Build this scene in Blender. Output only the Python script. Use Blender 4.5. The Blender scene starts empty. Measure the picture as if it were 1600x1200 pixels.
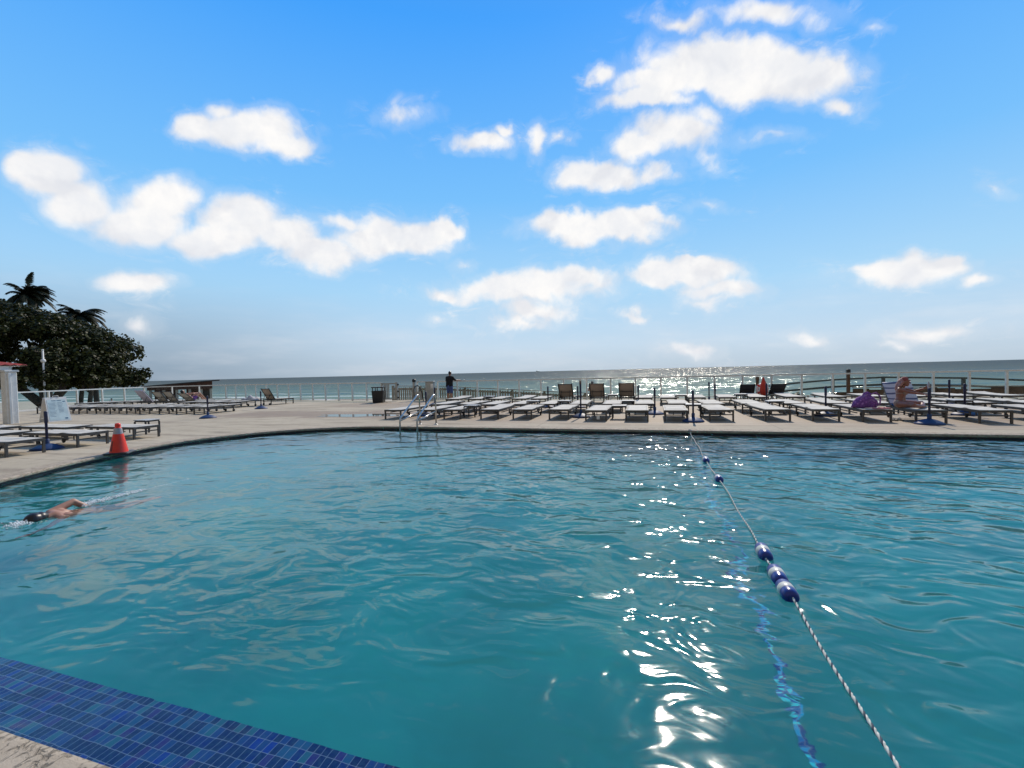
import bpy, math, random
import numpy as np
from math import radians as R, sin, cos, pi
from mathutils import Vector, Matrix
from mathutils.geometry import tessellate_polygon
random.seed(7); rng = np.random.default_rng(7)
C = bpy.context.scene.collection
sc = bpy.context.scene

# ---------------------------------------------------------------- camera
cam = bpy.data.cameras.new("camera"); camo = bpy.data.objects.new("camera", cam); C.objects.link(camo)
cam.sensor_width = 36.0; cam.lens = 36.0 * 700 / 1600; cam.clip_start = 0.05; cam.clip_end = 60000
yaw, pit, rol = R(17.07), math.atan(18.7 * cos(R(1.415)) / 700), R(1.415)
fw = Vector((-sin(yaw) * cos(pit), cos(yaw) * cos(pit), -sin(pit)))
rt = Vector((cos(yaw), sin(yaw), 0)); up = rt.cross(fw)
r2 = rt * cos(rol) - up * sin(rol); u2 = up * cos(rol) + rt * sin(rol)
M = Matrix.Identity(4)
for i in range(3):
    M[i][0], M[i][1], M[i][2] = r2[i], u2[i], -fw[i]
M.translation = (0, 0, 1.55)
camo.matrix_world = M
sc.camera = camo

# ---------------------------------------------------------------- view, sampling
sc.view_settings.view_transform = 'Standard'; sc.view_settings.look = 'None'
sc.view_settings.exposure = 0.0; sc.view_settings.gamma = 1.0
sc.cycles.use_denoising = True
sc.cycles.max_bounces = 10; sc.cycles.diffuse_bounces = 3; sc.cycles.glossy_bounces = 4
sc.cycles.transmission_bounces = 8; sc.cycles.transparent_max_bounces = 48
sc.cycles.sample_clamp_indirect = 4.0
sc.cycles.caustics_reflective = False; sc.cycles.caustics_refractive = True

# ---------------------------------------------------------------- sun
SUN_EL, SUN_AZ = R(40), R(3.0)          # azimuth clockwise from +Y (the ocean side)
sd = bpy.data.lights.new("sun", 'SUN'); sd.energy = 3.6; sd.angle = R(0.55); sd.color = (1.0, 0.90, 0.77)
so = bpy.data.objects.new("sun", sd); C.objects.link(so)
sv = Vector((sin(SUN_AZ) * cos(SUN_EL), cos(SUN_AZ) * cos(SUN_EL), sin(SUN_EL)))
so.rotation_euler = sv.to_track_quat('Z', 'Y').to_euler(); so.location = sv * 60

# ---------------------------------------------------------------- node helper
class NT:
    def __init__(s, tree): s.t = tree; s.n = tree.nodes; s.l = tree.links
    def new(s, typ, ins=None, **kw):
        nd = s.n.new(typ)
        for k, v in kw.items(): setattr(nd, k, v)
        if ins:
            for k, v in ins.items():
                sk = nd.inputs[k]
                if hasattr(v, 'is_output') or isinstance(v, bpy.types.NodeSocket): s.l.new(v, sk)
                else: sk.default_value = v
        return nd
    def math(s, op, a, b=None, c=None, clamp=False):
        nd = s.new('ShaderNodeMath', operation=op); nd.use_clamp = clamp
        for i, v in enumerate((a, b, c)):
            if v is None: continue
            if isinstance(v, bpy.types.NodeSocket): s.l.new(v, nd.inputs[i])
            else: nd.inputs[i].default_value = v
        return nd.outputs[0]
    def vm(s, op, a, b=None, c=None, scale=None):
        nd = s.new('ShaderNodeVectorMath', operation=op)
        for i, v in enumerate((a, b, c)):
            if v is None: continue
            if isinstance(v, bpy.types.NodeSocket): s.l.new(v, nd.inputs[i])
            else: nd.inputs[i].default_value = v
        if scale is not None: nd.inputs['Scale'].default_value = scale
        return nd
    def mix(s, f, a, b, typ='RGBA', blend='MIX'):
        nd = s.new('ShaderNodeMix', data_type=typ)
        if typ == 'RGBA': nd.blend_type = blend; ia, ib, o = 6, 7, 2
        else: ia, ib, o = 2, 3, 0
        for i, v in ((0, f), (ia, a), (ib, b)):
            if isinstance(v, bpy.types.NodeSocket): s.l.new(v, nd.inputs[i])
            else: nd.inputs[i].default_value = (tuple(v) + (1,))[:4] if (typ == 'RGBA' and i != 0) else v
        return nd.outputs[o]
    def ramp(s, f, stops, interp='LINEAR'):
        nd = s.new('ShaderNodeValToRGB'); nd.color_ramp.interpolation = interp
        el = nd.color_ramp.elements
        while len(el) < len(stops): el.new(0.5)
        for e, (p, c) in zip(el, stops):
            e.position = p; e.color = (tuple(c) + (1,))[:4]
        s.l.new(f, nd.inputs[0]); return nd.outputs[0]
    def noise(s, vec, scale, detail=3, rough=0.5, dist=0.0, out=0, dim='3D'):
        nd = s.new('ShaderNodeTexNoise', noise_dimensions=dim)
        if vec is not None: s.l.new(vec, nd.inputs['Vector'])
        nd.inputs['Scale'].default_value = scale; nd.inputs['Detail'].default_value = detail
        nd.inputs['Roughness'].default_value = rough; nd.inputs['Distortion'].default_value = dist
        return nd.outputs[out]
    def mapr(s, f, a, b, c=0.0, d=1.0, smooth=True):
        nd = s.new('ShaderNodeMapRange', interpolation_type='SMOOTHSTEP' if smooth else 'LINEAR')
        s.l.new(f, nd.inputs[0])
        for i, v in enumerate((a, b, c, d)): nd.inputs[i + 1].default_value = v
        return nd.outputs[0]

# ---------------------------------------------------------------- world: sky and clouds by direction
CLOUDS = [
(4.181,14.104,-0.217,2.550,4.596,-7.136,1.00), (11.301,27.763,-0.616,5.313,13.362,-15.002,0.70), (7.015,20.043,-0.335,3.420,6.834,-9.475,1.00), (9.557,17.329,-0.560,3.133,12.492,-8.767,1.00), (4.460,10.053,-0.358,1.523,8.773,-4.123,1.00), (6.922,13.733,-0.587,2.119,14.573,-5.761,1.00), (4.312,10.829,-0.323,1.419,7.782,-3.718,1.00), (4.728,11.666,-0.298,1.576,6.803,-4.162,1.00), (3.619,10.848,-0.239,1.296,5.558,-3.318,1.00), (5.174,10.799,-0.274,1.313,5.869,-3.375,1.10), (4.116,15.144,-0.231,1.635,5.069,-4.062,1.00), (6.959,15.125,-0.332,1.714,6.780,-4.321,1.00), (5.935,16.564,-0.256,1.693,4.960,-4.131,1.00), (5.642,14.500,-0.216,1.626,3.875,-4.084,0.90), (8.273,18.975,-0.282,2.096,4.610,-5.242,1.00), (15.230,32.259,-0.483,3.789,7.416,-9.649,1.00), (7.707,33.859,-0.315,4.158,5.895,-10.718,0.60), (4.449,20.394,-0.298,1.655,6.959,-3.683,0.90), (9.171,30.238,-0.258,5.197,3.467,-14.414,0.70), (26.696,40.995,-0.703,7.329,8.597,-20.468,0.70), (24.624,19.661,-0.580,3.459,5.845,-9.633,0.70), (31.765,49.166,-0.692,8.730,5.802,-24.352,0.45), (4.362,13.016,-0.045,2.838,-0.732,-8.168,1.20), (8.905,22.659,-0.138,4.694,-0.064,-13.413,1.00), (22.125,32.839,-0.432,7.028,2.526,-20.175,0.80), (9.988,26.524,-0.066,5.816,-2.806,-16.749,1.00), (7.010,22.180,-0.080,5.132,-0.926,-14.882,0.80), (6.837,28.244,-0.057,7.181,-1.541,-21.061,0.60), (14.780,38.682,-0.205,9.649,-0.862,-28.237,0.50), (15.977,34.218,-0.077,6.742,-5.343,-19.124,0.65), (8.304,33.787,-0.133,6.657,0.049,-18.884,0.90), (9.159,19.059,-0.127,3.353,-0.534,-9.339,0.75), (10.748,27.892,-0.176,4.737,0.205,-13.111,0.75), (15.027,28.983,-0.190,5.417,-1.438,-15.240,0.55), (7.875,26.162,-0.147,4.027,0.681,-10.940,0.80), (16.136,26.736,-0.334,4.017,2.412,-10.859,0.80), (14.063,41.863,-0.225,6.410,0.083,-17.393,0.60), (21.666,31.647,-0.261,5.142,-2.470,-14.118,0.40), (5.345,21.426,-0.106,2.543,0.648,-6.495,1.00), (10.157,26.304,-0.222,3.198,1.885,-8.221,1.00), (9.412,23.361,-0.167,2.677,0.557,-6.768,1.00), (16.690,33.293,-0.267,4.116,0.098,-10.628,0.80), (3.917,21.680,-0.099,1.652,1.139,-3.564,0.80), (6.960,24.090,-0.152,2.005,1.292,-4.514,0.80), (10.287,38.533,-0.321,2.888,4.833,-6.178,0.70), (7.046,30.531,-0.171,1.921,1.833,-3.696,0.65), (9.493,46.495,-0.240,2.577,2.760,-4.493,0.50), (7.461,24.179,-0.100,2.142,-0.529,-4.954,0.90), (11.440,27.770,-0.173,2.460,-0.230,-5.690,0.90), (22.993,48.519,-0.305,4.639,-1.773,-11.054,1.00), (10.551,28.687,-0.121,2.186,-1.394,-4.716,0.70), (17.805,48.712,-0.218,3.247,-1.921,-6.491,0.45), (8.934,27.358,-0.010,2.345,-3.981,-5.347,0.85), (17.633,37.861,-0.041,3.354,-7.250,-7.758,0.80), (15.677,43.310,0.006,3.837,-7.736,-8.875,0.80), (27.762,57.316,-0.105,4.960,-10.151,-11.358,0.45), (29.849,49.718,0.070,3.994,-16.513,-8.845,0.70), (24.469,59.279,-0.412,3.483,0.790,-6.372,0.60), (11.202,33.521,-0.151,1.300,-0.794,-1.417,0.50), (18.699,48.086,-0.116,2.265,-5.456,-3.341,0.45), (9.611,38.569,0.001,1.897,-4.652,-2.942,0.45), (17.868,75.757,-0.027,3.348,-7.788,-4.542,0.40), (12.663,38.180,-0.450,7.291,7.629,-20.581,0.35), (10.067,29.832,-0.669,1.616,15.547,-2.762,0.30), (22.866,53.358,-0.681,5.014,9.776,-11.869,0.30), (19.605,57.348,-0.622,3.417,9.546,-6.320,0.30), (21.466,55.644,-0.180,9.835,-4.838,-27.413,0.22), (38.437,73.777,0.119,10.723,-22.121,-28.783,0.25), (33.246,70.889,-0.077,17.399,-13.670,-50.819,0.30), (17.928,76.760,-0.220,10.182,-1.935,-26.766,0.25)
]
w = bpy.data.worlds.new("World"); sc.world = w; w.use_nodes = True
T = NT(w.node_tree); T.n.clear()
g = T.new('ShaderNodeTexCoord').outputs['Generated']
nrm = T.vm('NORMALIZE', g).outputs[0]
sx = T.new('ShaderNodeSeparateXYZ', {'Vector': nrm})
az = T.math('ARCTAN2', sx.outputs[0], sx.outputs[1]); el = T.math('ARCSINE', sx.outputs[2])
ahead = T.mapr(sx.outputs[1], 0.10, 0.25)
yc = T.math('MAXIMUM', sx.outputs[1], 0.05)
pu, pv = T.math('DIVIDE', sx.outputs[0], yc), T.math('DIVIDE', sx.outputs[2], yc)
uv = T.new('ShaderNodeCombineXYZ', {'X': pu, 'Y': pv}).outputs[0]
ae = T.new('ShaderNodeCombineXYZ', {'X': az, 'Y': el}).outputs[0]
n1 = T.noise(ae, 8.0, 3, 0.55, out=1); n2 = T.noise(ae, 26.0, 4, 0.6, out=1)
w1 = T.vm('SUBTRACT', n1, (0.5, 0.5, 0.5)).outputs[0]; w2 = T.vm('SUBTRACT', n2, (0.5, 0.5, 0.5)).outputs[0]
p = T.vm('MULTIPLY_ADD', w1, (0.13, 0.10, 0), uv).outputs[0]
p = T.vm('MULTIPLY_ADD', w2, (0.036, 0.026, 0), p).outputs[0]
def field(vec, table):
    ps = T.new('ShaderNodeSeparateXYZ', {'Vector': vec}); pyx = T.new('ShaderNodeCombineXYZ', {'X': ps.outputs[1], 'Y': ps.outputs[0]}).outputs[0]
    fld = None
    for (ka, kd, kb, kc, o0, o1, ww) in table:
        q = T.vm('MULTIPLY_ADD', vec, (ka, kd, 0), (o0, o1, 0)).outputs[0]
        q = T.vm('MULTIPLY_ADD', pyx, (kb, kc, 0), q).outputs[0]
        v = T.math('MULTIPLY_ADD', T.vm('LENGTH', q).outputs['Value'], -ww, ww)
        fld = v if fld is None else T.math('SMOOTH_MAX', fld, v, 0.24)
    return fld
fld = field(p, CLOUDS)
n3 = T.noise(ae, 15.0, 7, 0.62, 0.4)
fld2 = T.math('MULTIPLY_ADD', n3, 0.70, T.math('SUBTRACT', fld, 0.36))
core = T.mapr(fld2, -0.02, 0.50)
wisp = T.math('MULTIPLY', T.mapr(T.noise(T.vm('MULTIPLY', ae, (1, 2.2, 1)).outputs[0], 11.0, 6, 0.66, 0.6), 0.50, 0.78), T.mapr(fld, -0.55, 0.15))
fringe = T.math('MULTIPLY', T.mapr(fld2, -0.16, 0.10), 0.14)
alpha = T.math('MAXIMUM', core, fringe)
alpha = T.math('MULTIPLY', T.math('MAXIMUM', alpha, T.math('MULTIPLY', wisp, 0.55)), ahead)
lift = T.vm('ADD', ae, (0.0, 0.022, 0)).outputs[0]
relief = T.math('SUBTRACT', T.noise(lift, 9.0, 4, 0.5, 0.3), T.noise(ae, 9.0, 4, 0.5, 0.3))
under = T.mapr(T.math('MULTIPLY_ADD', fld, -0.12, relief), -0.10, 0.10)
# thin veil low over the sea
veil = T.math('MULTIPLY', T.mapr(el, 0.24, 0.05), T.mapr(T.noise(T.vm('MULTIPLY', ae, (1, 5, 1)).outputs[0], 4.0, 4, 0.6), 0.42, 0.8))
alpha = T.math('MAXIMUM', alpha, T.math('MULTIPLY', veil, 0.30))
sky = T.new('ShaderNodeTexSky', sky_type='NISHITA'); sky.sun_disc = False
sky.sun_elevation = SUN_EL; sky.sun_rotation = SUN_AZ; sky.air_density = 1.0; sky.dust_density = 0.6; sky.ozone_density = 2.0
nish = T.vm('SCALE', sky.outputs[0], scale=0.07).outputs[0]
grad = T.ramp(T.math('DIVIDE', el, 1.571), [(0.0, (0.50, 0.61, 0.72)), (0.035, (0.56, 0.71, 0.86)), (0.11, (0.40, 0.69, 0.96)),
        (0.23, (0.19, 0.54, 1.0)), (0.42, (0.055, 0.365, 1.0)), (0.55, (0.07, 0.30, 0.82)), (0.75, (0.11, 0.25, 0.50)), (1.0, (0.13, 0.23, 0.38))])  # top stops, out of view, kept dull to cut blue fill light
# the air is duller low over the north shore
side = T.math('MULTIPLY', T.mapr(az, -0.45, -1.1), T.mapr(el, 0.22, 0.0))
grad = T.mix(T.math('MULTIPLY', side, 0.72), grad, (0.15, 0.23, 0.33))
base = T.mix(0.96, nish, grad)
cshade = T.mapr(T.noise(ae, 11.0, 5, 0.6), 0.35, 0.66)
ccol = T.mix(cshade, (0.86, 0.875, 0.91), (1.0, 0.985, 0.97))
ccol = T.mix(T.math('MULTIPLY', under, 0.48), ccol, (0.66, 0.69, 0.77))
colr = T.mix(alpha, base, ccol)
# unseen grey cloud added behind the camera to neutralise the blue fill
fill_cloud = T.mix(T.mapr(T.noise(ae, 3.0, 5, 0.6), 0.4, 0.65), (0.14, 0.18, 0.24), (0.42, 0.40, 0.37))
colr = T.mix(T.mapr(sx.outputs[1], 0.05, -0.35), colr, fill_cloud)
below = T.mapr(el, -0.02, 0.0)
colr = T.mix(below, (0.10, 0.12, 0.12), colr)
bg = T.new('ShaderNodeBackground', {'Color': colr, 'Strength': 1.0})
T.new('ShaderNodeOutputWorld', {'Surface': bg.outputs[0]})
w.cycles.sampling_method = 'MANUAL'; w.cycles.sample_map_resolution = 512

# ---------------------------------------------------------------- materials
def material(name):
    m = bpy.data.materials.new(name); m.use_nodes = True
    t = NT(m.node_tree); b = t.n['Principled BSDF']
    return m, t, b
def simple(name, col, rough=0.6, metal=0.0, var=0.18, scale=6.0, bump=0.0, bscale=60.0, spec=0.5, coat=0.0):
    m, t, b = material(name)
    oc = t.new('ShaderNodeTexCoord').outputs['Object']
    n = t.noise(oc, scale, 4, 0.6)
    f = t.mapr(n, 0.3, 0.7)
    a = tuple(c * (1 - var) for c in col); c2 = tuple(min(1, c * (1 + var)) for c in col)
    t.l.new(t.mix(f, a, c2), b.inputs['Base Color'])
    b.inputs['Roughness'].default_value = rough; b.inputs['Metallic'].default_value = metal
    b.inputs['Specular IOR Level'].default_value = spec
    if coat: b.inputs['Coat Weight'].default_value = coat
    if bump:
        bn = t.new('ShaderNodeBump', {'Height': t.noise(oc, bscale, 3, 0.6), 'Distance': bump, 'Strength': 1.0})
        t.l.new(bn.outputs[0], b.inputs['Normal'])
    return m
MT = {}
MT['frame'] = simple('frame_metal', (0.085, 0.079, 0.073), 0.42, 0.25)
MT['frame_dark'] = simple('dark_frame_metal', (0.03, 0.03, 0.033), 0.45, 0.2)
MT['wheel'] = simple('black_rubber', (0.015, 0.015, 0.016), 0.6)
MT['sling'] = simple('white_sling_mesh', (0.55, 0.52, 0.465), 0.75, 0, 0.06, 3.0, 0.002, 400)
m = MT['sling']; t = NT(m.node_tree); b = t.n['Principled BSDF']
oc = t.new('ShaderNodeTexCoord').outputs['Object']; ri = t.new('ShaderNodeObjectInfo').outputs['Random']
src = b.inputs['Base Color'].links[0].from_socket
offs = t.vm('ADD', oc, t.new('ShaderNodeCombineXYZ', {0: t.math('MULTIPLY', ri, 40.0), 1: t.math('MULTIPLY', ri, 17.0)}).outputs[0]).outputs[0]
dirt = t.math('MULTIPLY', t.mapr(t.noise(offs, 2.6, 5, 0.65, 0.5), 0.45, 0.75), 0.38)
cc = t.mix(dirt, src, (0.36, 0.33, 0.28))
cc = t.mix(t.math('MULTIPLY', ri, 0.22), cc, (0.40, 0.38, 0.35))
t.l.new(cc, b.inputs['Base Color'])
MT['tan_sling'] = simple('tan_sling_mesh', (0.40, 0.32, 0.25), 0.8, 0, 0.08, 3.0)
MT['navy_sling'] = simple('navy_sling_mesh', (0.035, 0.04, 0.055), 0.8)
MT['table'] = simple('table_top_grey', (0.42, 0.42, 0.42), 0.5, 0, 0.1)
MT['greybeam'] = simple('grey_stained_beam', (0.085, 0.105, 0.105), 0.85)
MT['blue'] = simple('blue_plastic', (0.010, 0.035, 0.12), 0.55, 0, 0.2)
MT['pole'] = simple('navy_pole', (0.008, 0.015, 0.06), 0.35, 0, 0.2)
MT['rail'] = simple('rail_aluminium', (0.70, 0.70, 0.67), 0.45, 0.2, 0.1)
MT['steel'] = simple('stainless_steel', (0.50, 0.49, 0.47), 0.28, 1.0, 0.05)
MT['white'] = simple('white_paint', (0.72, 0.71, 0.68), 0.55, 0, 0.08)
MT['greywood'] = simple('weathered_grey_wood', (0.25, 0.24, 0.21), 0.85, 0, 0.3, 5, 0.004, 30)
MT['palewood'] = simple('pale_painted_wood', (0.42, 0.42, 0.39), 0.75, 0, 0.15, 5)
MT['darkwood'] = simple('dark_brown_wood', (0.07, 0.03, 0.02), 0.7, 0, 0.3, 3)
MT['brownpost'] = simple('brown_timber', (0.12, 0.06, 0.035), 0.8, 0, 0.25, 4)
MT['black'] = simple('black_plastic', (0.012, 0.012, 0.014), 0.4)
MT['red'] = simple('red_fabric', (0.55, 0.05, 0.03), 0.8)
MT['orange'] = simple('orange_red_plastic', (0.88, 0.035, 0.012), 0.4, 0, 0.08)
MT['reflect'] = simple('reflective_collar', (0.42, 0.36, 0.36), 0.3, 0, 0.15, 20)
MT['bark'] = simple('bark', (0.05, 0.042, 0.035), 0.9, 0, 0.3, 5, 0.02, 12)
MT['skin'] = simple('tanned_skin', (0.40, 0.20, 0.13), 0.5, 0, 0.08, 8)
MT['skinred'] = simple('sunburnt_skin', (0.29, 0.115, 0.075), 0.45, 0, 0.08, 8)
MT['hairdark'] = simple('dark_hair', (0.012, 0.008, 0.007), 0.35, 0, 0.3, 30)
MT['hairpink'] = simple('pink_tinted_hair', (0.40, 0.19, 0.16), 0.55, 0, 0.35, 25, 0.004, 60)
MT['capred'] = simple('dusty_red_cap', (0.26, 0.06, 0.055), 0.8)
MT['blackcloth'] = simple('black_cloth', (0.008, 0.008, 0.011), 0.9)
MT['bluecloth'] = simple('blue_cloth', (0.055, 0.09, 0.24), 0.85)
MT['purplecloth'] = simple('purple_swimwear', (0.09, 0.015, 0.16), 0.7)
MT['tancloth'] = simple('tan_bikini', (0.36, 0.24, 0.2), 0.7)
MT['towel'] = simple('pale_towel', (0.50, 0.48, 0.58), 0.95, 0, 0.1, 5)
MT['bluetowel'] = simple('navy_teal_towel', (0.03, 0.07, 0.16), 0.95, 0, 0.5, 9)
MT['palegrey'] = simple('pale_grey_cloth', (0.45, 0.44, 0.46), 0.9)
MT['floatblue'] = simple('float_blue', (0.010, 0.028, 0.22), 0.28, 0, 0.15, 10, coat=0.3)
MT['floatwhite'] = simple('float_white', (0.62, 0.61, 0.56), 0.35, 0, 0.12, 14)
MT['ropewhite'] = simple('rope_white', (0.66, 0.65, 0.58), 0.8, 0, 0.2, 60)
MT['ropedark'] = simple('rope_dark_strand', (0.05, 0.07, 0.10), 0.8)
MT['signwhite'] = simple('sign_board_white', (0.75, 0.72, 0.68), 0.5, 0, 0.05)
MT['signblue'] = simple('sign_poster_pale_blue', (0.58, 0.69, 0.69), 0.45, 0, 0.1, 4)
MT['ink'] = simple('printed_ink', (0.06, 0.12, 0.2), 0.5)
MT['redtile'] = simple('red_roof_tile', (0.30, 0.045, 0.035), 0.7, 0, 0.3, 6)
MT['paper'] = simple('white_paper', (0.8, 0.79, 0.76), 0.7)
MT['pinkcloth'] = simple('pink_cloth', (0.62, 0.25, 0.25), 0.85)
MT['sand'] = simple('beach_sand', (0.42, 0.37, 0.30), 0.95, 0, 0.15, 0.6)
MT['hedge'] = simple('shrub_leaf', (0.018, 0.032, 0.012), 0.6, 0, 0.5, 2)
MT['seawall'] = simple('brown_timber_boards', (0.095, 0.060, 0.040), 0.85, 0, 0.4, 2)

def foliage(name, c0, c1):
    m, t, b = material(name)
    oi = t.new('ShaderNodeNewGeometry').outputs['Random Per Island']
    t.l.new(t.mix(oi, c0, c1), b.inputs['Base Color'])
    b.inputs['Roughness'].default_value = 0.5; b.inputs['Specular IOR Level'].default_value = 0.15
    b.inputs['Transmission Weight'].default_value = 0.0
    tr = t.new('ShaderNodeBsdfTranslucent', {'Color': t.mix(oi, tuple(c * 1.2 for c in c0), tuple(c * 1.2 for c in c1))})
    ms = t.new('ShaderNodeMixShader', {0: 0.22, 1: b.outputs[0], 2: tr.outputs[0]})
    t.l.new(ms.outputs[0], t.n['Material Output'].inputs[0]); return m
MT['leaf'] = foliage('sea_grape_leaf', (0.006, 0.010, 0.003), (0.055, 0.062, 0.016))
MT['frond'] = foliage('palm_frond', (0.012, 0.016, 0.009), (0.045, 0.050, 0.028))

# striped towel
m, t, b = material('striped_towel'); MT['stripes'] = m
oc = t.new('ShaderNodeTexCoord').outputs['Object']; s_ = t.new('ShaderNodeSeparateXYZ', {0: oc})
f = t.math('FRACT', t.math('MULTIPLY', s_.outputs[1], 9.0))
t.l.new(t.mix(t.math('GREATER_THAN', f, 0.72), (0.60, 0.60, 0.66), (0.12, 0.14, 0.24)), b.inputs['Base Color']); b.inputs['Roughness'].default_value = 0.9
# patterned purple bag
m, t, b = material('purple_floral_cloth'); MT['bag'] = m
oc = t.new('ShaderNodeTexCoord').outputs['Object']
vo = t.new('ShaderNodeTexVoronoi', {'Vector': oc, 'Scale': 14.0})
t.l.new(t.ramp(vo.outputs['Distance'], [(0.0, (0.55, 0.30, 0.55)), (0.25, (0.30, 0.10, 0.36)), (0.6, (0.14, 0.04, 0.2)), (1, (0.4, 0.2, 0.42))]), b.inputs['Base Color']); b.inputs['Roughness'].default_value = 0.85
# clear railing glass
m, t, b = material('clear_rail_glass'); MT['glass'] = m
tr = t.new('ShaderNodeBsdfTransparent', {'Color': (0.90, 0.94, 0.93, 1)}); gl = t.new('ShaderNodeBsdfGlossy', {'Roughness': 0.03})
fr = t.new('ShaderNodeFresnel', {'IOR': 1.35})
fb = t.math('MULTIPLY', fr.outputs[0], t.math('SUBTRACT', 1.0, t.new('ShaderNodeNewGeometry').outputs['Backfacing']))
ms = t.new('ShaderNodeMixShader', {0: fb, 1: tr.outputs[0], 2: gl.outputs[0]}); t.l.new(ms.outputs[0], t.n['Material Output'].inputs[0])

# deck: textured cool-deck concrete with wear streaks and damp patches
m, t, b = material('deck_concrete'); MT['deck'] = m
oc = t.new('ShaderNodeTexCoord').outputs['Object']
st = t.vm('MULTIPLY', oc, (0.35, 2.2, 1)).outputs[0]
c = t.ramp(t.noise(oc, 0.22, 4, 0.6), [(0.3, (0.41, 0.35, 0.262)), (0.7, (0.52, 0.452, 0.345))])
c = t.mix(t.mapr(t.noise(st, 1.1, 5, 0.65), 0.45, 0.74), c, (0.24, 0.195, 0.15))
c = t.mix(t.math('MULTIPLY', t.mapr(t.noise(oc, 5.0, 5, 0.7), 0.45, 0.8), 0.5), c, (0.25, 0.21, 0.17))
sp = t.new('ShaderNodeSeparateXYZ', {0: oc})
def box_mask(t, x, y, x0, x1, y0, y1, s=1.5):
    a = t.math('MULTIPLY', t.mapr(x, x0, x0 + s), t.mapr(x, x1, x1 - s))
    return t.math('MULTIPLY', a, t.math('MULTIPLY', t.mapr(y, y0, y0 + s * 0.6), t.mapr(y, y1, y1 - s * 0.6)))
wx = t.math('MULTIPLY_ADD', t.noise(oc, 0.35, 4, 0.6), 5.0, t.math('SUBTRACT', sp.outputs[0], 2.5))
wy = t.math('MULTIPLY_ADD', t.noise(oc, 0.5, 4, 0.6, 1.0), 2.6, t.math('SUBTRACT', sp.outputs[1], 1.3))
damp = t.math('MAXIMUM', box_mask(t, wx, wy, -19, -5.5, 13.6, 17.2), t.math('MULTIPLY', box_mask(t, wx, wy, -9, 16, 12.3, 23, 2.0), 0.75))
damp = t.math('MAXIMUM', damp, t.math('MULTIPLY', box_mask(t, wx, wy, -17, -8, 18.5, 23), 0.7))
c = t.mix(t.math('MULTIPLY', damp, 0.9), c, t.mix(t.noise(oc, 2.2, 4, 0.6), (0.22, 0.15, 0.095), (0.35, 0.265, 0.185)))
# construction joints
jx = t.math('ABSOLUTE', t.math('SUBTRACT', t.math('FRACT', t.math('DIVIDE', sp.outputs[0], 6.1)), 0.5))
jy = t.math('ABSOLUTE', t.math('SUBTRACT', t.math('FRACT', t.math('DIVIDE', t.math('ADD', sp.outputs[1], 1.0), 4.6)), 0.5))
jt = t.math('MAXIMUM', t.math('LESS_THAN', jx, 0.0015), t.math('LESS_THAN', jy, 0.0025))
c = t.mix(t.math('MULTIPLY', jt, 0.6), c, (0.12, 0.10, 0.08))
t.l.new(c, b.inputs['Base Color'])
t.l.new(t.mapr(damp, 0, 1, 0.9, 0.62), b.inputs['Roughness'])
b.inputs['Specular IOR Level'].default_value = 0.3
bn = t.new('ShaderNodeBump', {'Height': t.noise(oc, 28, 5, 0.7), 'Distance': 0.012, 'Strength': 0.8}); t.l.new(bn.outputs[0], b.inputs['Normal'])
# coping: knock-down textured edge
m, t, b = material('coping_stone'); MT['coping'] = m
oc = t.new('ShaderNodeTexCoord').outputs['Object']
rot = t.vm('MULTIPLY', oc, (1.0, 0.55, 1)).outputs[0]
crk = t.mapr(t.noise(rot, 26, 5, 0.62, 0.8), 0.50, 0.36)
c = t.ramp(t.noise(oc, 3.0, 5, 0.65), [(0.3, (0.36, 0.29, 0.21)), (0.7, (0.50, 0.42, 0.33))])
c = t.mix(t.math('MULTIPLY', crk, 0.55), c, (0.17, 0.13, 0.09))
t.l.new(c, b.inputs['Base Color']); b.inputs['Roughness'].default_value = 0.85
hh = t.math('MULTIPLY_ADD', crk, -1.0, t.math('MULTIPLY', t.noise(oc, 70, 4, 0.7), 0.4))
bn = t.new('ShaderNodeBump', {'Height': hh, 'Distance': 0.008, 'Strength': 1.0}); t.l.new(bn.outputs[0], b.inputs['Normal'])

# glass mosaic: axes (i, j) of object space, tile size (a, b)
def mosaic(name, i, j, a, bb, stops, grout=(0.20, 0.27, 0.36), gw=0.034):
    m, t, b = material(name)
    oc = t.new('ShaderNodeTexCoord').outputs['Object']
    wob = t.vm('SUBTRACT', t.noise(oc, 9, 2, 0.5, out=1), (0.5, 0.5, 0.5)).outputs[0]
    oc2 = t.vm('MULTIPLY_ADD', wob, (0.003, 0.003, 0.003), oc).outputs[0]
    s_ = t.new('ShaderNodeSeparateXYZ', {0: oc2})
    u = t.math('DIVIDE', s_.outputs[i], a); v = t.math('DIVIDE', s_.outputs[j], bb)
    iu, iv = t.math('FLOOR', u), t.math('FLOOR', v); fu, fv = t.math('FRACT', u), t.math('FRACT', v)
    wn = t.new('ShaderNodeTexWhiteNoise', {'Vector': t.new('ShaderNodeCombineXYZ', {0: iu, 1: iv}).outputs[0]}, noise_dimensions='3D')
    c = t.ramp(wn.outputs['Value'], stops, 'CONSTANT')
    c = t.mix(t.math('MULTIPLY', t.mapr(t.noise(oc, 45, 4, 0.6), 0.35, 0.75), 0.35), c, (0.05, 0.12, 0.16))
    ea = t.math('LESS_THAN', t.math('MINIMUM', fu, t.math('SUBTRACT', 1.0, fu)), gw)
    eb = t.math('LESS_THAN', t.math('MINIMUM', fv, t.math('SUBTRACT', 1.0, fv)), gw * a / bb)
    gm = t.math('MAXIMUM', ea, eb)
    t.l.new(t.mix(gm, c, grout), b.inputs['Base Color'])
    t.l.new(t.mapr(gm, 0, 1, 0.12, 0.8), b.inputs['Roughness'])
    return m
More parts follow.
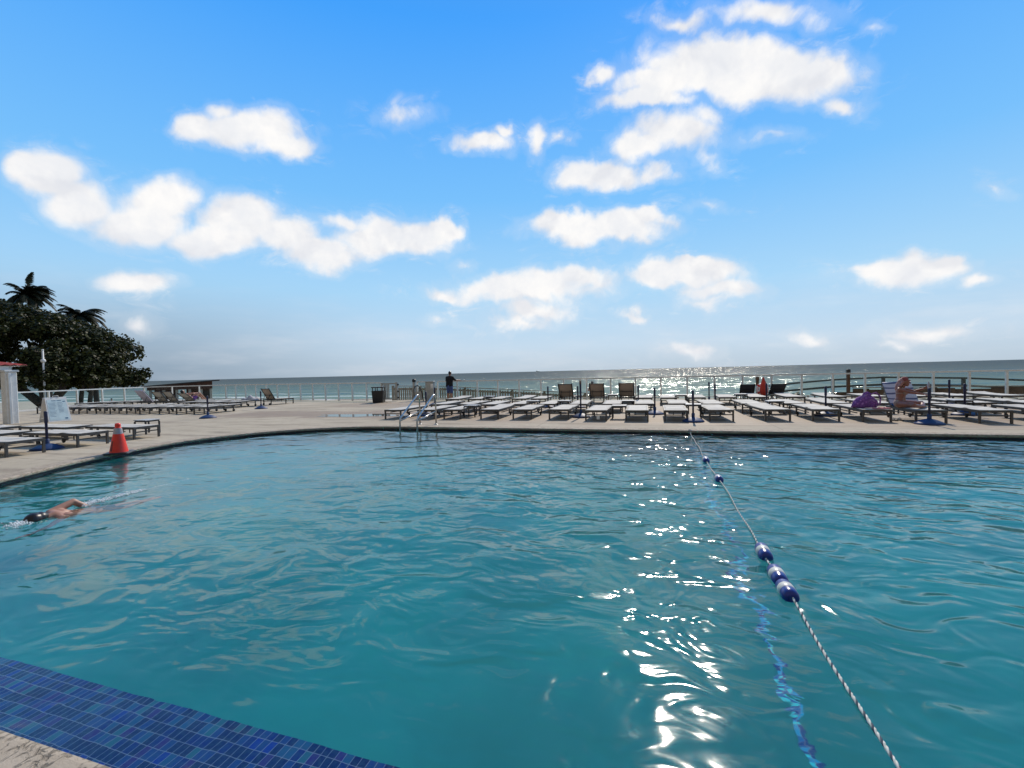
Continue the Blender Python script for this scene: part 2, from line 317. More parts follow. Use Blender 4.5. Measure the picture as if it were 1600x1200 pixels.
TS = [(0.0, (0.002, 0.004, 0.085)), (0.36, (0.003, 0.010, 0.16)), (0.54, (0.010, 0.04, 0.21)), (0.68, (0.014, 0.085, 0.22)), (0.80, (0.02, 0.13, 0.20)), (0.86, (0.030, 0.010, 0.17)), (0.94, (0.003, 0.02, 0.30))]
MT['mosaic'] = mosaic('blue_glass_mosaic', 0, 1, 0.039, 0.060, TS)
MT['band'] = simple('navy_waterline_tile', (0.003, 0.003, 0.015), 0.25, 0, 0.4, 18)
MT['stripe'] = mosaic('painted_glint_line_tile', 0, 1, 0.05, 0.05, [(0.0, (0.0, 0.05, 0.25)), (0.2, (0.0, 0.18, 0.5)), (0.4, (0.0, 0.45, 0.8)), (0.62, (0.02, 0.9, 0.95)), (0.86, (0.0, 0.05, 0.25)), (0.93, (0.1, 0.95, 0.7))])  # navy line tile; bright cyan cells are sun glints painted into the colour
# plaster
m, t, b = material('aqua_pool_plaster'); MT['plaster'] = m
oc = t.new('ShaderNodeTexCoord').outputs['Object']
t.l.new(t.mix(t.mapr(t.noise(oc, 0.5, 4, 0.6), 0.3, 0.7), (0.0, 0.225, 0.235), (0.0, 0.315, 0.315)), b.inputs['Base Color']); b.inputs['Roughness'].default_value = 0.8

# pool water surface
m, t, b = material('pool_water_surface'); MT['water'] = m
b.inputs['Base Color'].default_value = (0.93, 0.99, 1.0, 1); b.inputs['Roughness'].default_value = 0.08
b.inputs['IOR'].default_value = 1.333; b.inputs['Transmission Weight'].default_value = 1.0; b.inputs['Specular IOR Level'].default_value = 0.29
oc = t.new('ShaderNodeTexCoord').outputs['Object']
wv = t.vm('SUBTRACT', t.noise(oc, 0.9, 2, 0.5, out=1), (0.5, 0.5, 0.5)).outputs[0]
pw = t.vm('MULTIPLY_ADD', wv, (0.55, 0.55, 0.0), oc).outputs[0]
pa = t.vm('MULTIPLY', pw, (1.0, 1.55, 1)).outputs[0]
sp = t.new('ShaderNodeSeparateXYZ', {0: oc})
live = t.mapr(t.math('ADD', sp.outputs[0], t.math('MULTIPLY', t.noise(oc, 0.4, 2, 0.5), 3.0)), -4.5, 1.5, 0.30, 1.0)
h = t.math('MULTIPLY', t.math('MULTIPLY', t.noise(pa, 1.0, 1.0, 0.4, 0.6), 0.085), t.mapr(sp.outputs[0], -7, 0.5, 0.5, 1.0))
h = t.math('MULTIPLY_ADD', t.math('MULTIPLY', t.noise(pa, 2.4, 1.0, 0.4, 1.0), live), 0.040, h)
midx = t.math('MULTIPLY', live, t.mapr(sp.outputs[0], 2.2, 0.2, 0.35, 1.0))
h = t.math('MULTIPLY_ADD', t.math('MULTIPLY', t.noise(pa, 4.2, 0.6, 0.4, 1.3), midx), 0.010, h)
farm = t.mapr(sp.outputs[1], 2.5, 6.5, 0.25, 1.0)
h = t.math('MULTIPLY_ADD', t.math('MULTIPLY', t.noise(pa, 6.5, 1.5, 0.4, 1.0), t.math('MULTIPLY', live, farm)), 0.0050, h)
h = t.math('MULTIPLY_ADD', t.noise(pa, 15.0, 2, 0.5, 0.6), 0.0003, h)
h = t.math('MULTIPLY', h, t.mapr(sp.outputs[1], 1.3, 3.4, 0.45, 1.0))
bn = t.new('ShaderNodeBump', {'Height': h, 'Distance': 1.0, 'Strength': 1.0}); t.l.new(bn.outputs[0], b.inputs['Normal'])

# ocean
m, t, b = material('ocean_surface'); MT['ocean'] = m
oc = t.new('ShaderNodeTexCoord').outputs['Object']
sp = t.new('ShaderNodeSeparateXYZ', {0: oc})
lg = t.math('LOGARITHM', t.math('MAXIMUM', sp.outputs[1], 10.0), 10.0)
c = t.ramp(t.math('DIVIDE', lg, 4.0), [(0.45, (0.18, 0.27, 0.215)), (0.50, (0.15, 0.215, 0.175)), (0.60, (0.105, 0.13, 0.12)), (0.75, (0.085, 0.10, 0.10))])
c = t.mix(t.math('MULTIPLY', t.mapr(t.noise(t.vm('MULTIPLY', oc, (0.4, 1.6, 1)).outputs[0], 0.05, 4, 0.6), 0.4, 0.7), 0.5), c, (0.03, 0.075, 0.085))
# surf lines
yy = t.math('MULTIPLY_ADD', t.noise(oc, 0.03, 3, 0.5), 26.0, sp.outputs[1])
wvv = t.math('SINE', t.math('MULTIPLY', yy, 0.40))
brk = t.noise(t.vm('MULTIPLY', oc, (0.5, 1.5, 1)).outputs[0], 0.22, 5, 0.7)
near = t.mapr(sp.outputs[1], 125, 70)
fm = t.math('MULTIPLY', t.mapr(t.math('ADD', t.math('MULTIPLY', wvv, 0.5), brk), 0.74, 0.95), near)
leftm = t.mapr(sp.outputs[0], -10, -60, 0.25, 1.0)
fm = t.math('MULTIPLY', fm, leftm)
t.l.new(t.mix(fm, c, (0.75, 0.78, 0.78)), b.inputs['Base Color'])
t.l.new(t.mapr(fm, 0, 1, 0.10, 0.9), b.inputs['Roughness']); b.inputs['IOR'].default_value = 1.333
s1 = t.vm('SUBTRACT', t.noise(t.vm('MULTIPLY', oc, (0.5, 1, 1)).outputs[0], 0.22, 3, 0.6, out=1), (0.5, 0.5, 0.5)).outputs[0]
s2 = t.vm('SUBTRACT', t.noise(t.vm('MULTIPLY', oc, (0.6, 1, 1)).outputs[0], 0.85, 3, 0.6, out=1), (0.5, 0.5, 0.5)).outputs[0]
nv = t.vm('MULTIPLY_ADD', s1, (1.7, 1.9, 0), (0, 0, 1)).outputs[0]
nv = t.vm('NORMALIZE', t.vm('MULTIPLY_ADD', s2, (1.3, 1.8, 0), nv).outputs[0]).outputs[0]
df = t.new('ShaderNodeBsdfDiffuse', {'Color': t.mix(fm, c, (0.75, 0.78, 0.78))})
gl = t.new('ShaderNodeBsdfGlossy', {'Roughness': 0.17, 'Normal': nv, 'Color': (0.84, 0.84, 0.82, 1)})
far_f = t.mapr(lg, 1.95, 2.7, 0.25, 0.11)
ms = t.new('ShaderNodeMixShader', {0: t.math('MULTIPLY', far_f, t.math('SUBTRACT', 1.0, fm)), 1: df.outputs[0], 2: gl.outputs[0]}); t.l.new(ms.outputs[0], t.n['Material Output'].inputs[0])
# puddle
m, t, b = material('puddle_water'); MT['puddle'] = m
b.inputs['Base Color'].default_value = (0.10, 0.085, 0.07, 1); b.inputs['Roughness'].default_value = 0.04; b.inputs['IOR'].default_value = 1.333
# splash
MT['foam'] = simple('white_foam', (0.8, 0.84, 0.85), 0.4, 0, 0.1)

# ================================================================ geometry helpers
class MB:
    def __init__(s): s.v = []; s.f = []; s.sm = []
    def add(s, vs, fs, smooth=False):
        o = len(s.v); s.v += [tuple(v) for v in vs]; s.f += [tuple(i + o for i in f) for f in fs]; s.sm += [smooth] * len(fs); return s
    def box(s, x0, x1, y0, y1, z0, z1):
        vs = [(x0, y0, z0), (x1, y0, z0), (x1, y1, z0), (x0, y1, z0), (x0, y0, z1), (x1, y0, z1), (x1, y1, z1), (x0, y1, z1)]
        return s.add(vs, [(0, 3, 2, 1), (4, 5, 6, 7), (0, 1, 5, 4), (1, 2, 6, 5), (2, 3, 7, 6), (3, 0, 4, 7)])
    def bbox(s, x0, x1, y0, y1, z0, z1, c=0.01):   # box with chamfered vertical edges and top
        P = [(x0 + c, y0), (x1 - c, y0), (x1, y0 + c), (x1, y1 - c), (x1 - c, y1), (x0 + c, y1), (x0, y1 - c), (x0, y0 + c)]
        mx, my = (x0 + x1) / 2, (y0 + y1) / 2
        vs = [(x, y, z0) for x, y in P] + [(x, y, z1 - c) for x, y in P]
        vs += [(x + (c if x < mx else -c), y + (c if y < my else -c), z1) for x, y in P]
        fs = [tuple(range(7, -1, -1)), tuple(range(16, 24))]
        for k in (0, 8):
            for i in range(8): j = (i + 1) % 8; fs.append((k + i, k + j, k + 8 + j, k + 8 + i))
        return s.add(vs, fs)
    def bar(s, a, b, wd, ht=None, upv=(0, 0, 1)):
        a, b = Vector(a), Vector(b); ht = ht or wd; d = (b - a).normalized(); u = Vector(upv)
        if abs(d.dot(u)) > 0.95: u = Vector((0, 1, 0))
        x = d.cross(u).normalized(); y = x.cross(d).normalized(); vs = []
        for p in (a, b):
            for sx_, sy_ in ((-1, -1), (1, -1), (1, 1), (-1, 1)): vs.append(p + x * sx_ * wd / 2 + y * sy_ * ht / 2)
        return s.add(vs, [(0, 1, 2, 3), (7, 6, 5, 4), (0, 4, 5, 1), (1, 5, 6, 2), (2, 6, 7, 3), (3, 7, 4, 0)])
    def tube(s, pts, r, n=8, cap=True, radii=None):
        pts = [Vector(p) for p in pts]; vs = []; fs = []; prev = None
        for i, p in enumerate(pts):
            d = (pts[min(i + 1, len(pts) - 1)] - pts[max(i - 1, 0)]).normalized()
            if prev is None:
                u = Vector((0, 0, 1)) if abs(d.z) < 0.9 else Vector((1, 0, 0))
            else: u = prev
            x = (u - d * u.dot(d)).normalized(); y = d.cross(x); prev = x
            rr = radii[i] if radii else r
            for k in range(n):
                a = 2 * pi * k / n; vs.append(p + x * cos(a) * rr + y * sin(a) * rr)
        for i in range(len(pts) - 1):
            for k in range(n): k2 = (k + 1) % n; fs.append((i * n + k, i * n + k2, (i + 1) * n + k2, (i + 1) * n + k))
        s.add(vs, fs, True)
        if cap:
            o = len(s.v) - len(vs); s.f += [tuple(o + k for k in range(n - 1, -1, -1)), tuple(o + (len(pts) - 1) * n + k for k in range(n))]; s.sm += [False, False]
        return s
    def lathe(s, prof, c=(0, 0, 0), axis=2, n=24, smooth=True):
        vs = []; fs = []; m = len(prof)
        for k in range(n):
            a = 2 * pi * k / n
            for (r, h) in prof:
                q = (r * cos(a), r * sin(a), h) if axis == 2 else ((h, r * cos(a), r * sin(a)) if axis == 0 else (r * sin(a), h, r * cos(a)))
                vs.append((c[0] + q[0], c[1] + q[1], c[2] + q[2]))
        for k in range(n):
            k2 = (k + 1) % n
            for i in range(m - 1): fs.append((k * m + i, k2 * m + i, k2 * m + i + 1, k * m + i + 1))
        return s.add(vs, fs, smooth)
    def ball(s, c, r, n=12, m=8, sc_=(1, 1, 1)):
        vs = []; fs = []
        for i in range(m + 1):
            t = pi * i / m
            for k in range(n):
                a = 2 * pi * k / n; vs.append((c[0] + r * sc_[0] * sin(t) * cos(a), c[1] + r * sc_[1] * sin(t) * sin(a), c[2] + r * sc_[2] * cos(t)))
        for i in range(m):
            for k in range(n): k2 = (k + 1) % n; fs.append((i * n + k, (i + 1) * n + k, (i + 1) * n + k2, i * n + k2))
        return s.add(vs, fs, True)
    def mesh(s, name):
        me = bpy.data.meshes.new(name); me.from_pydata(s.v, [], s.f)
        me.polygons.foreach_set('use_smooth', s.sm); me.update(); return me
    def build(s, name, mat, parent=None):
        me = s.mesh(name); 
        if mat: me.materials.append(MT[mat] if isinstance(mat, str) else mat)
        return link(name, me, parent)
def link(name, me, parent=None):
    o = bpy.data.objects.new(name, me); C.objects.link(o)
    if parent is not None: o.parent = parent
    return o
def tag(o, label=None, cat=None, group=None, kind=None):
    if label: o['label'] = label
    if cat: o['category'] = cat
    if group: o['group'] = group
    if kind: o['kind'] = kind
    return o
def empty(name, loc, rz=0.0, label=None, cat=None, group=None):
    o = bpy.data.objects.new(name, None); C.objects.link(o); o.location = loc; o.rotation_euler = (0, 0, rz); o.empty_display_size = 0.2
    return tag(o, label, cat, group)
def kids(o): return [c for c in bpy.data.objects if c.parent == o]
def copy_tree(o, parent=None, cache={}):
    c = o.copy(); C.objects.link(c); c.parent = parent
    if o.name not in cache: cache[o.name] = kids(o)
    for ch in cache[o.name]: copy_tree(ch, c)
    return c
def structure(name, mb, mat): o = mb.build(name, mat); o['kind'] = 'structure'; return o
ORD = ['', 'first', 'second', 'third', 'fourth', 'fifth', 'sixth', 'seventh', 'eighth', 'ninth', 'tenth', 'eleventh', 'twelfth', 'thirteenth', 'fourteenth', 'fifteenth', 'sixteenth', 'seventeenth', 'eighteenth', 'nineteenth', 'twentieth']

# ================================================================ setting
raw = [(-7.2, 11.77), (-8.2, 11.68), (-9.2, 11.32), (-10.1, 10.72), (-10.8, 9.95), (-11.22, 9.1), (-11.38, 8.3), (-11.3, 7.4), (-11.07, 6.5), (-10.72, 5.6), (-10.35, 4.9), (-9.95, 4.15), (-9.3, 3.1), (-8.3, 2.15), (-7.1, 1.5), (-5.9, 1.22), (-4.8, 1.17)]
def catmull(P, k=5):
    out = []
    for i in range(len(P) - 1):
        p0, p1, p2, p3 = P[max(i - 1, 0)], P[i], P[i + 1], P[min(i + 2, len(P) - 1)]
        for j in range(k):
            t_ = j / k
            out.append(tuple(0.5 * ((2 * p1[a]) + (-p0[a] + p2[a]) * t_ + (2 * p0[a] - 5 * p1[a] + 4 * p2[a] - p3[a]) * t_ ** 2 + (-p0[a] + 3 * p1[a] - 3 * p2[a] + p3[a]) * t_ ** 3) for a in (0, 1)))
    out.append(P[-1]); return out
arc = catmull(raw)
far = [(x, 11.77) for x in np.linspace(15, -6.8, 12)]
nearp = [(x, 1.17) for x in np.linspace(-4.0, 15, 12)]
OUT = far + arc + nearp            # pool outline, counter-clockwise seen from above
def offset(P, d):
    n = len(P); out = []
    for i in range(n):
        a, b_, c_ = P[i - 1], P[i], P[(i + 1) % n]
        e1 = Vector((b_[0] - a[0], b_[1] - a[1])).normalized(); e2 = Vector((c_[0] - b_[0], c_[1] - b_[1])).normalized()
        n1_ = Vector((e1.y, -e1.x)); n2_ = Vector((e2.y, -e2.x)); nn = (n1_ + n2_).normalized()
        k = d / max(0.4, nn.dot(n1_)); out.append((b_[0] + nn.x * k, b_[1] + nn.y * k))
    return out
area = sum(OUT[i - 1][0] * OUT[i][1] - OUT[i][0] * OUT[i - 1][1] for i in range(len(OUT)))
SG = 1 if area > 0 else -1         # outward = to the right of travel when counter-clockwise
def ring(mb, P, profile, smooth=False):
    m_ = len(profile); n = len(P); vs = []
    offs = [offset(P, SG * d) for d, z in profile]
    for i in range(n):
        for j, (d, z) in enumerate(profile): vs.append((offs[j][i][0], offs[j][i][1], z))
    fs = []
    for i in range(n):
        i2 = (i + 1) % n
        for j in range(m_ - 1): fs.append((i * m_ + j, i2 * m_ + j, i2 * m_ + j + 1, i * m_ + j + 1))
    mb.add(vs, fs, smooth); return mb
WL = -0.085                          # water level
# deck with a hole for the pool
outer = [(45, -25), (45, 24.35), (-14.0, 24.35), (-15.3, 23.65), (-31.0, 26.6), (-36.0, 23.8), (-33.4, 15.5), (-35, 4), (-42, -10), (-50, -25)]
hole = offset(OUT, SG * 0.30)
tri = tessellate_polygon([[Vector((x, y, 0)) for x, y in outer], [Vector((x, y, 0)) for x, y in hole]])
allp = outer + hole
mb = MB(); mb.add([(x, y, 0) for x, y in allp], [tuple(t_) for t_ in tri])
n0 = len(outer); mb.add([(x, y, 0) for x, y in outer] + [(x, y, -3.6) for x, y in outer], [(i, (i + 1) % n0, n0 + (i + 1) % n0, n0 + i) for i in range(n0)])
structure('deck', mb, 'deck')
cop = ring(MB(), OUT, [(0.06, -0.05), (-0.025, -0.05), (-0.035, -0.035), (-0.035, -0.008), (-0.022, 0.008), (0.0, 0.012), (0.295, 0.012), (0.303, -0.004)])
structure('pool_coping', cop, 'coping')
structure('pool_waterline_tiles', ring(MB(), OUT, [(0.0, -0.03), (0.0, -0.42)]), 'band')
structure('pool_wall', ring(MB(), OUT, [(0.0, -0.42), (0.0, -1.62)]), 'plaster')
tri = tessellate_polygon([[Vector((x, y, 0)) for x, y in OUT]])
structure('pool_floor', MB().add([(x, y, -1.6) for x, y in OUT], [tuple(t_) for t_ in tri]), 'plaster')
structure('pool_ledge', MB().box(-6.2, 14.9, 1.15, 1.665, -1.58, -0.20), 'mosaic')
structure('pool_floor_line', MB().box(0.905, 0.975, 1.70, 11.76, -1.596, -1.592), 'stripe')
inner = offset(OUT, SG * 0.0)
tri = tessellate_polygon([[Vector((x, y, 0)) for x, y in inner]])
fs = []
for t_ in tri:
    a, b_, c_ = (Vector(inner[i]) for i in t_)
    fs.append(tuple(t_) if (b_ - a).cross(c_ - a) > 0 else (t_[0], t_[2], t_[1]))
structure('pool_water', MB().add([(x, y, WL) for x, y in inner], fs), 'water')
# puddle on the deck
pts = [(-11.0 + (1.75 + 0.35 * sin(3 * a + 1) + 0.2 * sin(7 * a)) * cos(a), 14.95 + (0.55 + 0.14 * sin(2 * a) + 0.08 * sin(5 * a + 2)) * sin(a)) for a in np.linspace(0, 2 * pi, 60)[:-1]]
structure('puddle', MB().add([(x, y, 0.004) for x, y in pts], [tuple(range(len(pts)))]), 'puddle')
# ocean and beach
structure('ocean', MB().add([(-30000, 40, -3), (30000, 40, -3), (30000, 34000, -3), (-30000, 34000, -3)], [(0, 1, 2, 3)]), 'ocean')
xs = np.linspace(-260, 160, 90); ys = np.concatenate([np.linspace(-60, 20, 6), np.linspace(24, 90, 34)])
vs = []; 
for y in ys:
    for x in xs:
        z = -1.9 - max(0, (y - 30)) * 0.027 + 0.12 * sin(x * 0.13 + y * 0.2) + 0.05 * sin(x * 0.7 + y * 0.5)
        if x > -30: z -= min(1.0, (x + 30) / 25) * 1.4
        vs.append((x, y, z - (0.8 if y > 80 else 0)))
nx = len(xs); fs = [(j * nx + i, j * nx + i + 1, (j + 1) * nx + i + 1, (j + 1) * nx + i) for j in range(len(ys) - 1) for i in range(nx - 1)]
structure('beach_sand', MB().add(vs, fs, True), 'sand')

# ================================================================ glass railing runs
def railing(pts, label, group, spacing=1.25, h=1.1, name='glass_railing', post_w=0.072, bottom=True):
    L = [Vector((p_[0], p_[1], 0)) for p_ in pts]
    root = empty(name, L[0], 0, label, 'railing', group)
    tr_ = MB(); br_ = MB()
    for a, b_ in zip(L[:-1], L[1:]):
        a0, b0 = a - L[0], b_ - L[0]
        tr_.bar(a0 + Vector((0, 0, h)), b0 + Vector((0, 0, h)), 0.07, 0.065)
        br_.bar(a0 + Vector((0, 0, 0.09)), b0 + Vector((0, 0, 0.09)), 0.035, 0.04)
        n = max(1, round((b0 - a0).length / spacing)); d = (b0 - a0)
        for i in range(n + 1):
            if i == n and b_ is not L[-1]: continue
            q = a0 + d * i / n
            MB().bar(q + Vector((0, 0, 0)), q + Vector((0, 0, h - 0.02)), post_w, post_w + 0.02, (d.y, -d.x, 0)).build('post', 'rail', root)
        for i in range(n):
            p0 = a0 + d * (i / n) + d.normalized() * 0.06; p1 = a0 + d * ((i + 1) / n) - d.normalized() * 0.06
            MB().bar(p0 + Vector((0, 0, 0.59)), p1 + Vector((0, 0, 0.59)), 0.01, 0.90).build('pane', 'glass', root)
    tr_.build('top_rail', 'rail', root); br_.build('bottom_rail', 'rail', root)
    return root
GR = 'glass railings along the ocean edge of the deck'
railing([(-11.95, 24.0), (16.8, 24.0)], 'long grey metal railing with clear panes behind the central lounger rows', GR)
railing([(-15.35, 23.35), (-30.8, 26.2)], 'railing with clear panes between the trash bin and the brown beach hut', GR)
railing([(-30.9, 26.25), (-35.6, 23.6), (-33.0, 15.4), (-34.6, 4.0)], 'pale railing with clear panes in front of the leafy sea grape tree', GR, 1.6)
# gate area: posts, pale column, leaf
railing([(-13.25, 23.9), (-12.6, 23.95)], 'short railing piece between the black-capped post and the pale column', GR, 1.3)
o = empty('gate_post', (-13.3, 23.6, 0), 0, 'slim grey post with a black cap at the boardwalk opening', 'post')
MB().bbox(-0.07, 0.07, -0.07, 0.07, 0, 1.10, 0.012).build('post_shaft', 'palewood', o); MB().bbox(-0.09, 0.09, -0.09, 0.09, 1.10, 1.28, 0.03).build('post_cap', 'black', o)
o = empty('gate_column', (-12.2, 23.5, 0), 0, 'wide pale wooden column left of the standing man', 'column')
MB().bbox(-0.25, 0.25, -0.12, 0.12, 0, 1.08, 0.015).build('column_shaft', 'palewood', o); MB().bbox(-0.29, 0.29, -0.15, 0.15, 1.08, 1.14, 0.02).build('column_cap', 'palewood', o)
MB().box(0.10, 0.26, -0.135, -0.122, 0.72, 0.98).build('notice_plate', 'paper', o)
o = empty('beach_gate', (-15.2, 23.2, 0), 0, 'open pale gate leaf with dark hinges beside the trash bin', 'gate')
g_ = MB().bar((0, 0, 0.06), (0, 0, 1.1), 0.09).bar((0.98, 0, 0.06), (0.98, 0, 1.12), 0.12).bar((0.04, 0, 0.14), (0.93, 0, 0.14), 0.05, 0.08).bar((0.04, 0, 1.04), (0.93, 0, 1.04), 0.05, 0.08); g_.build('gate_frame', 'palewood', o)
g_ = MB()
for k in range(4): g_.bar((0.14 + k * 0.1, 0, 0.17), (0.14 + k * 0.1, 0, 1.0), 0.07, 0.02, (0, 1, 0))
g_.build('gate_board', 'palewood', o)
for z in (0.22, 0.58, 0.98): MB().box(1.04, 1.10, -0.05, 0.05, z - 0.045, z + 0.045).build('hinge', 'black', o)
o = empty('bent_pipe_rail', (-13.1, 23.2, 0), 0, 'black bent pipe handrail beside the black-capped post', 'handrail')
MB().tube([(0, 0, 0), (0, 0, 0.7), (0.08, 0, 0.85), (0.25, 0, 0.9), (0.4, 0, 0.82), (0.52, 0, 0.5), (0.6, 0, 0)], 0.03, 8).build('pipe', 'black', o)
MB().bar((0.05, 0.02, 0.30), (0.52, 0.02, 0.30), 0.02, 0.5, (0, 0, 1)).build('infill_board', 'palewood', o)

# boardwalk picket fence that ramps down to the beach
def picket_fence(pts, label, step=0.16, base=-2.2, name='wooden_fence'):
    root = empty(name, (pts[0][0], pts[0][1], 0), 0, label, 'fence'); O = Vector((pts[0][0], pts[0][1], 0))
    rails = MB(); pk = MB(); cap = MB()
    for a, b_ in zip(pts[:-1], pts[1:]):
        A, B = Vector(a) - O, Vector(b_) - O; n = max(1, int((B - A).length / step))
        cap.bar(A + Vector((0, 0, 0.02)), B + Vector((0, 0, 0.02)), 0.16, 0.045)
        rails.bar(A + Vector((0, 0, -0.18)), B + Vector((0, 0, -0.18)), 0.05, 0.10); rails.bar(A + Vector((0, 0, -0.95)), B + Vector((0, 0, -0.95)), 0.05, 0.10)
        for i in range(n):
            q = A + (B - A) * (i + 0.5) / n
            j = random.uniform(-0.03, 0.02)
            pk.bar(q + Vector((0, -0.045, -0.06 + j)), q + Vector((0, -0.045, -1.6)), 0.11 + random.uniform(-0.015, 0.01), 0.02, (0, 1, 0))
        m_ = max(1, int((B - A).length / 1.8))
        for i in range(m_ + 1):
            if i == m_ and b_ != pts[-1]: continue
            q = A + (B - A) * i / m_
            MB().bar(q + Vector((0, 0.08, 0.0)), q + Vector((0, 0.08, base)), 0.12).build('post', 'greywood', root)
    cap.build('cap_rail', 'greywood', root); rails.build('rail', 'greywood', root); pk.build('pickets', 'greywood', root)
    return root
picket_fence([(-16.4, 26.2, 0.80), (-12.2, 26.0, 0.73), (-11.1, 26.0, 0.64), (-8.0, 26.0, 0.47), (-6.0, 26.0, 0.34), (-3.6, 26.1, 0.20), (1.5, 26.6, -0.08)], 'weathered grey wooden boardwalk fence sloping down behind the standing man')

# far beach walkway rails on the right, behind the glass
def beam_rail(pts, label, posts):
    root = empty('beach_walk_rail', pts[0], 0, label, 'handrail'); O = Vector(pts[0])
    r_ = MB()
    for a, b_ in zip(pts[:-1], pts[1:]): r_.bar(Vector(a) - O, Vector(b_) - O, 0.12, 0.10)
    for a, b_ in zip(pts[:-1], pts[1:]): r_.bar(Vector(a) - O - Vector((0, 0, 0.42)), Vector(b_) - O - Vector((0, 0, 0.42)), 0.06, 0.12)
    r_.build('beams', 'greybeam', root)
    for i in posts: q = Vector(pts[i]) - O; MB().bar(q, q - Vector((0, 0, 2.6)), 0.14).build('post', 'greybeam', root)
beam_rail([(6.9, 31, 0.28), (8.4, 31, 0.45), (10.4, 31, 0.62), (12.9, 31, 0.72), (14.8, 31, 0.66), (16.6, 31, 0.6), (19.4, 31, 0.42)], 'dark beach walkway handrail seen through the glass right of the red umbrella', [0, 2, 3, 5, 6])
root = empty('retaining_wall', (9.2, 29, 0), 0, 'low brown timber wall behind the glass panes at the right', 'wall')
pl = MB(); cp = MB()
for i in range(22):
    x0 = i * 0.75; zt = 0.14 + 0.05 * sin(i * 1.3) - (0.20 if i < 2 else 0)
    pl.box(x0, x0 + 0.735, 0, 0.08 + random.uniform(0, .02), -2.5, zt)
cp.box(1.5, 16.5, -0.06, 0.16, 0.20, 0.25); pl.build('boards', 'seawall', root); cp.build('wall_cap', 'greywood', root)
for (x, y, zt, lab) in ((9.74, 27, 1.27, 'tall brown timber post with a black cap rising above the railing'), (5.65, 27.4, 0.96, 'brown timber post behind the glass right of the red umbrella')):
    o = empty('timber_post', (x, y, -2.5), 0, lab, 'post')
    MB().bbox(-0.07, 0.07, -0.07, 0.07, 0, zt + 2.5 - 0.2, 0.015).build('post_shaft', 'brownpost', o); MB().bbox(-0.085, 0.085, -0.085, 0.085, zt + 2.3, zt + 2.5, 0.02).build('post_cap', 'black' if zt > 1 else 'brownpost', o)

# ================================================================ sun loungers
W2, LEN, HT = 0.33, 1.95, 0.33
def frame_parts(root, fm, back_from=1.22, back_ang=0.0):
    f_ = MB()
    y1 = LEN if back_ang == 0 else back_from + 0.25
    for sx_ in (-1, 1): f_.bar((sx_ * (W2 - 0.018), 0, HT - 0.03), (sx_ * (W2 - 0.018), y1, HT - 0.03), 0.036, 0.06)
    f_.bar((-W2, 0.0, HT - 0.03), (W2, 0.0, HT - 0.03), 0.036, 0.06); f_.bar((-W2 + 0.03, y1 - 0.01, HT - 0.035), (W2 - 0.03, y1 - 0.01, HT - 0.035), 0.03, 0.05)
    f_.build('frame', fm, root)
    s_ = MB(); s_.bar((-W2 + 0.03, 0.02, 0.19), (W2 - 0.03, 0.02, 0.19), 0.022, 0.03); s_.bar((-W2 + 0.02, 0.35, 0.21), (-W2 + 0.02, 1.45, 0.21), 0.02, 0.025)
    s_.bar((W2 - 0.02, 0.35, 0.21), (W2 - 0.02, 1.45, 0.21), 0.02, 0.025); s_.bar((-0.05, 0.6, 0.25), (-0.05, 0.6, 0.14), 0.02); s_.bar((-W2 + 0.03, 0.6, 0.25), (W2 - 0.03, 0.6, 0.25), 0.022)
    s_.build('stretcher', fm, root)
    for sx_ in (-1, 1):
        MB().bar((sx_ * (W2 - 0.022), 0.015, 0), (sx_ * (W2 - 0.022), 0.015, HT - 0.06), 0.044, 0.044, (0, 1, 0)).build('leg', fm, root)
        MB().bar((sx_ * (W2 - 0.03), 1.48, 0.05), (sx_ * (W2 - 0.03), 1.48, HT - 0.06), 0.04, 0.04, (0, 1, 0)).build('leg', fm, root)
        MB().lathe([(0.0, -0.02), (0.05, -0.02), (0.062, -0.012), (0.062, 0.012), (0.05, 0.02), (0.0, 0.02)], (sx_ * (W2 + 0.0) - sx_ * 0.075, 1.53, 0.062), 0, 14).build('wheel', 'wheel', root)
def sheet(fn, nu, nv, th=0.006):
    vs = []; fs = []
    for side in (0, 1):
        for j in range(nv + 1):
            for i in range(nu + 1):
                p_ = fn(i / nu, j / nv); vs.append((p_[0], p_[1], p_[2] - side * th))
    n = (nu + 1) * (nv + 1)
    for j in range(nv):
        for i in range(nu):
            a = j * (nu + 1) + i; q = (a, a + 1, a + nu + 2, a + nu + 1); fs.append(q); fs.append(tuple(n + k for k in q[::-1]))
    for j in range(nv):
        a = j * (nu + 1); b_ = a + nu
        fs.append((a, a + nu + 1, n + a + nu + 1, n + a)); fs.append((b_ + nu + 1, b_, n + b_, n + b_ + nu + 1))
    for i in range(nu):
        fs.append((i + 1, i, n + i, n + i + 1)); a = nv * (nu + 1) + i; fs.append((a, a + 1, n + a + 1, n + a))
    return MB().add(vs, fs, True)
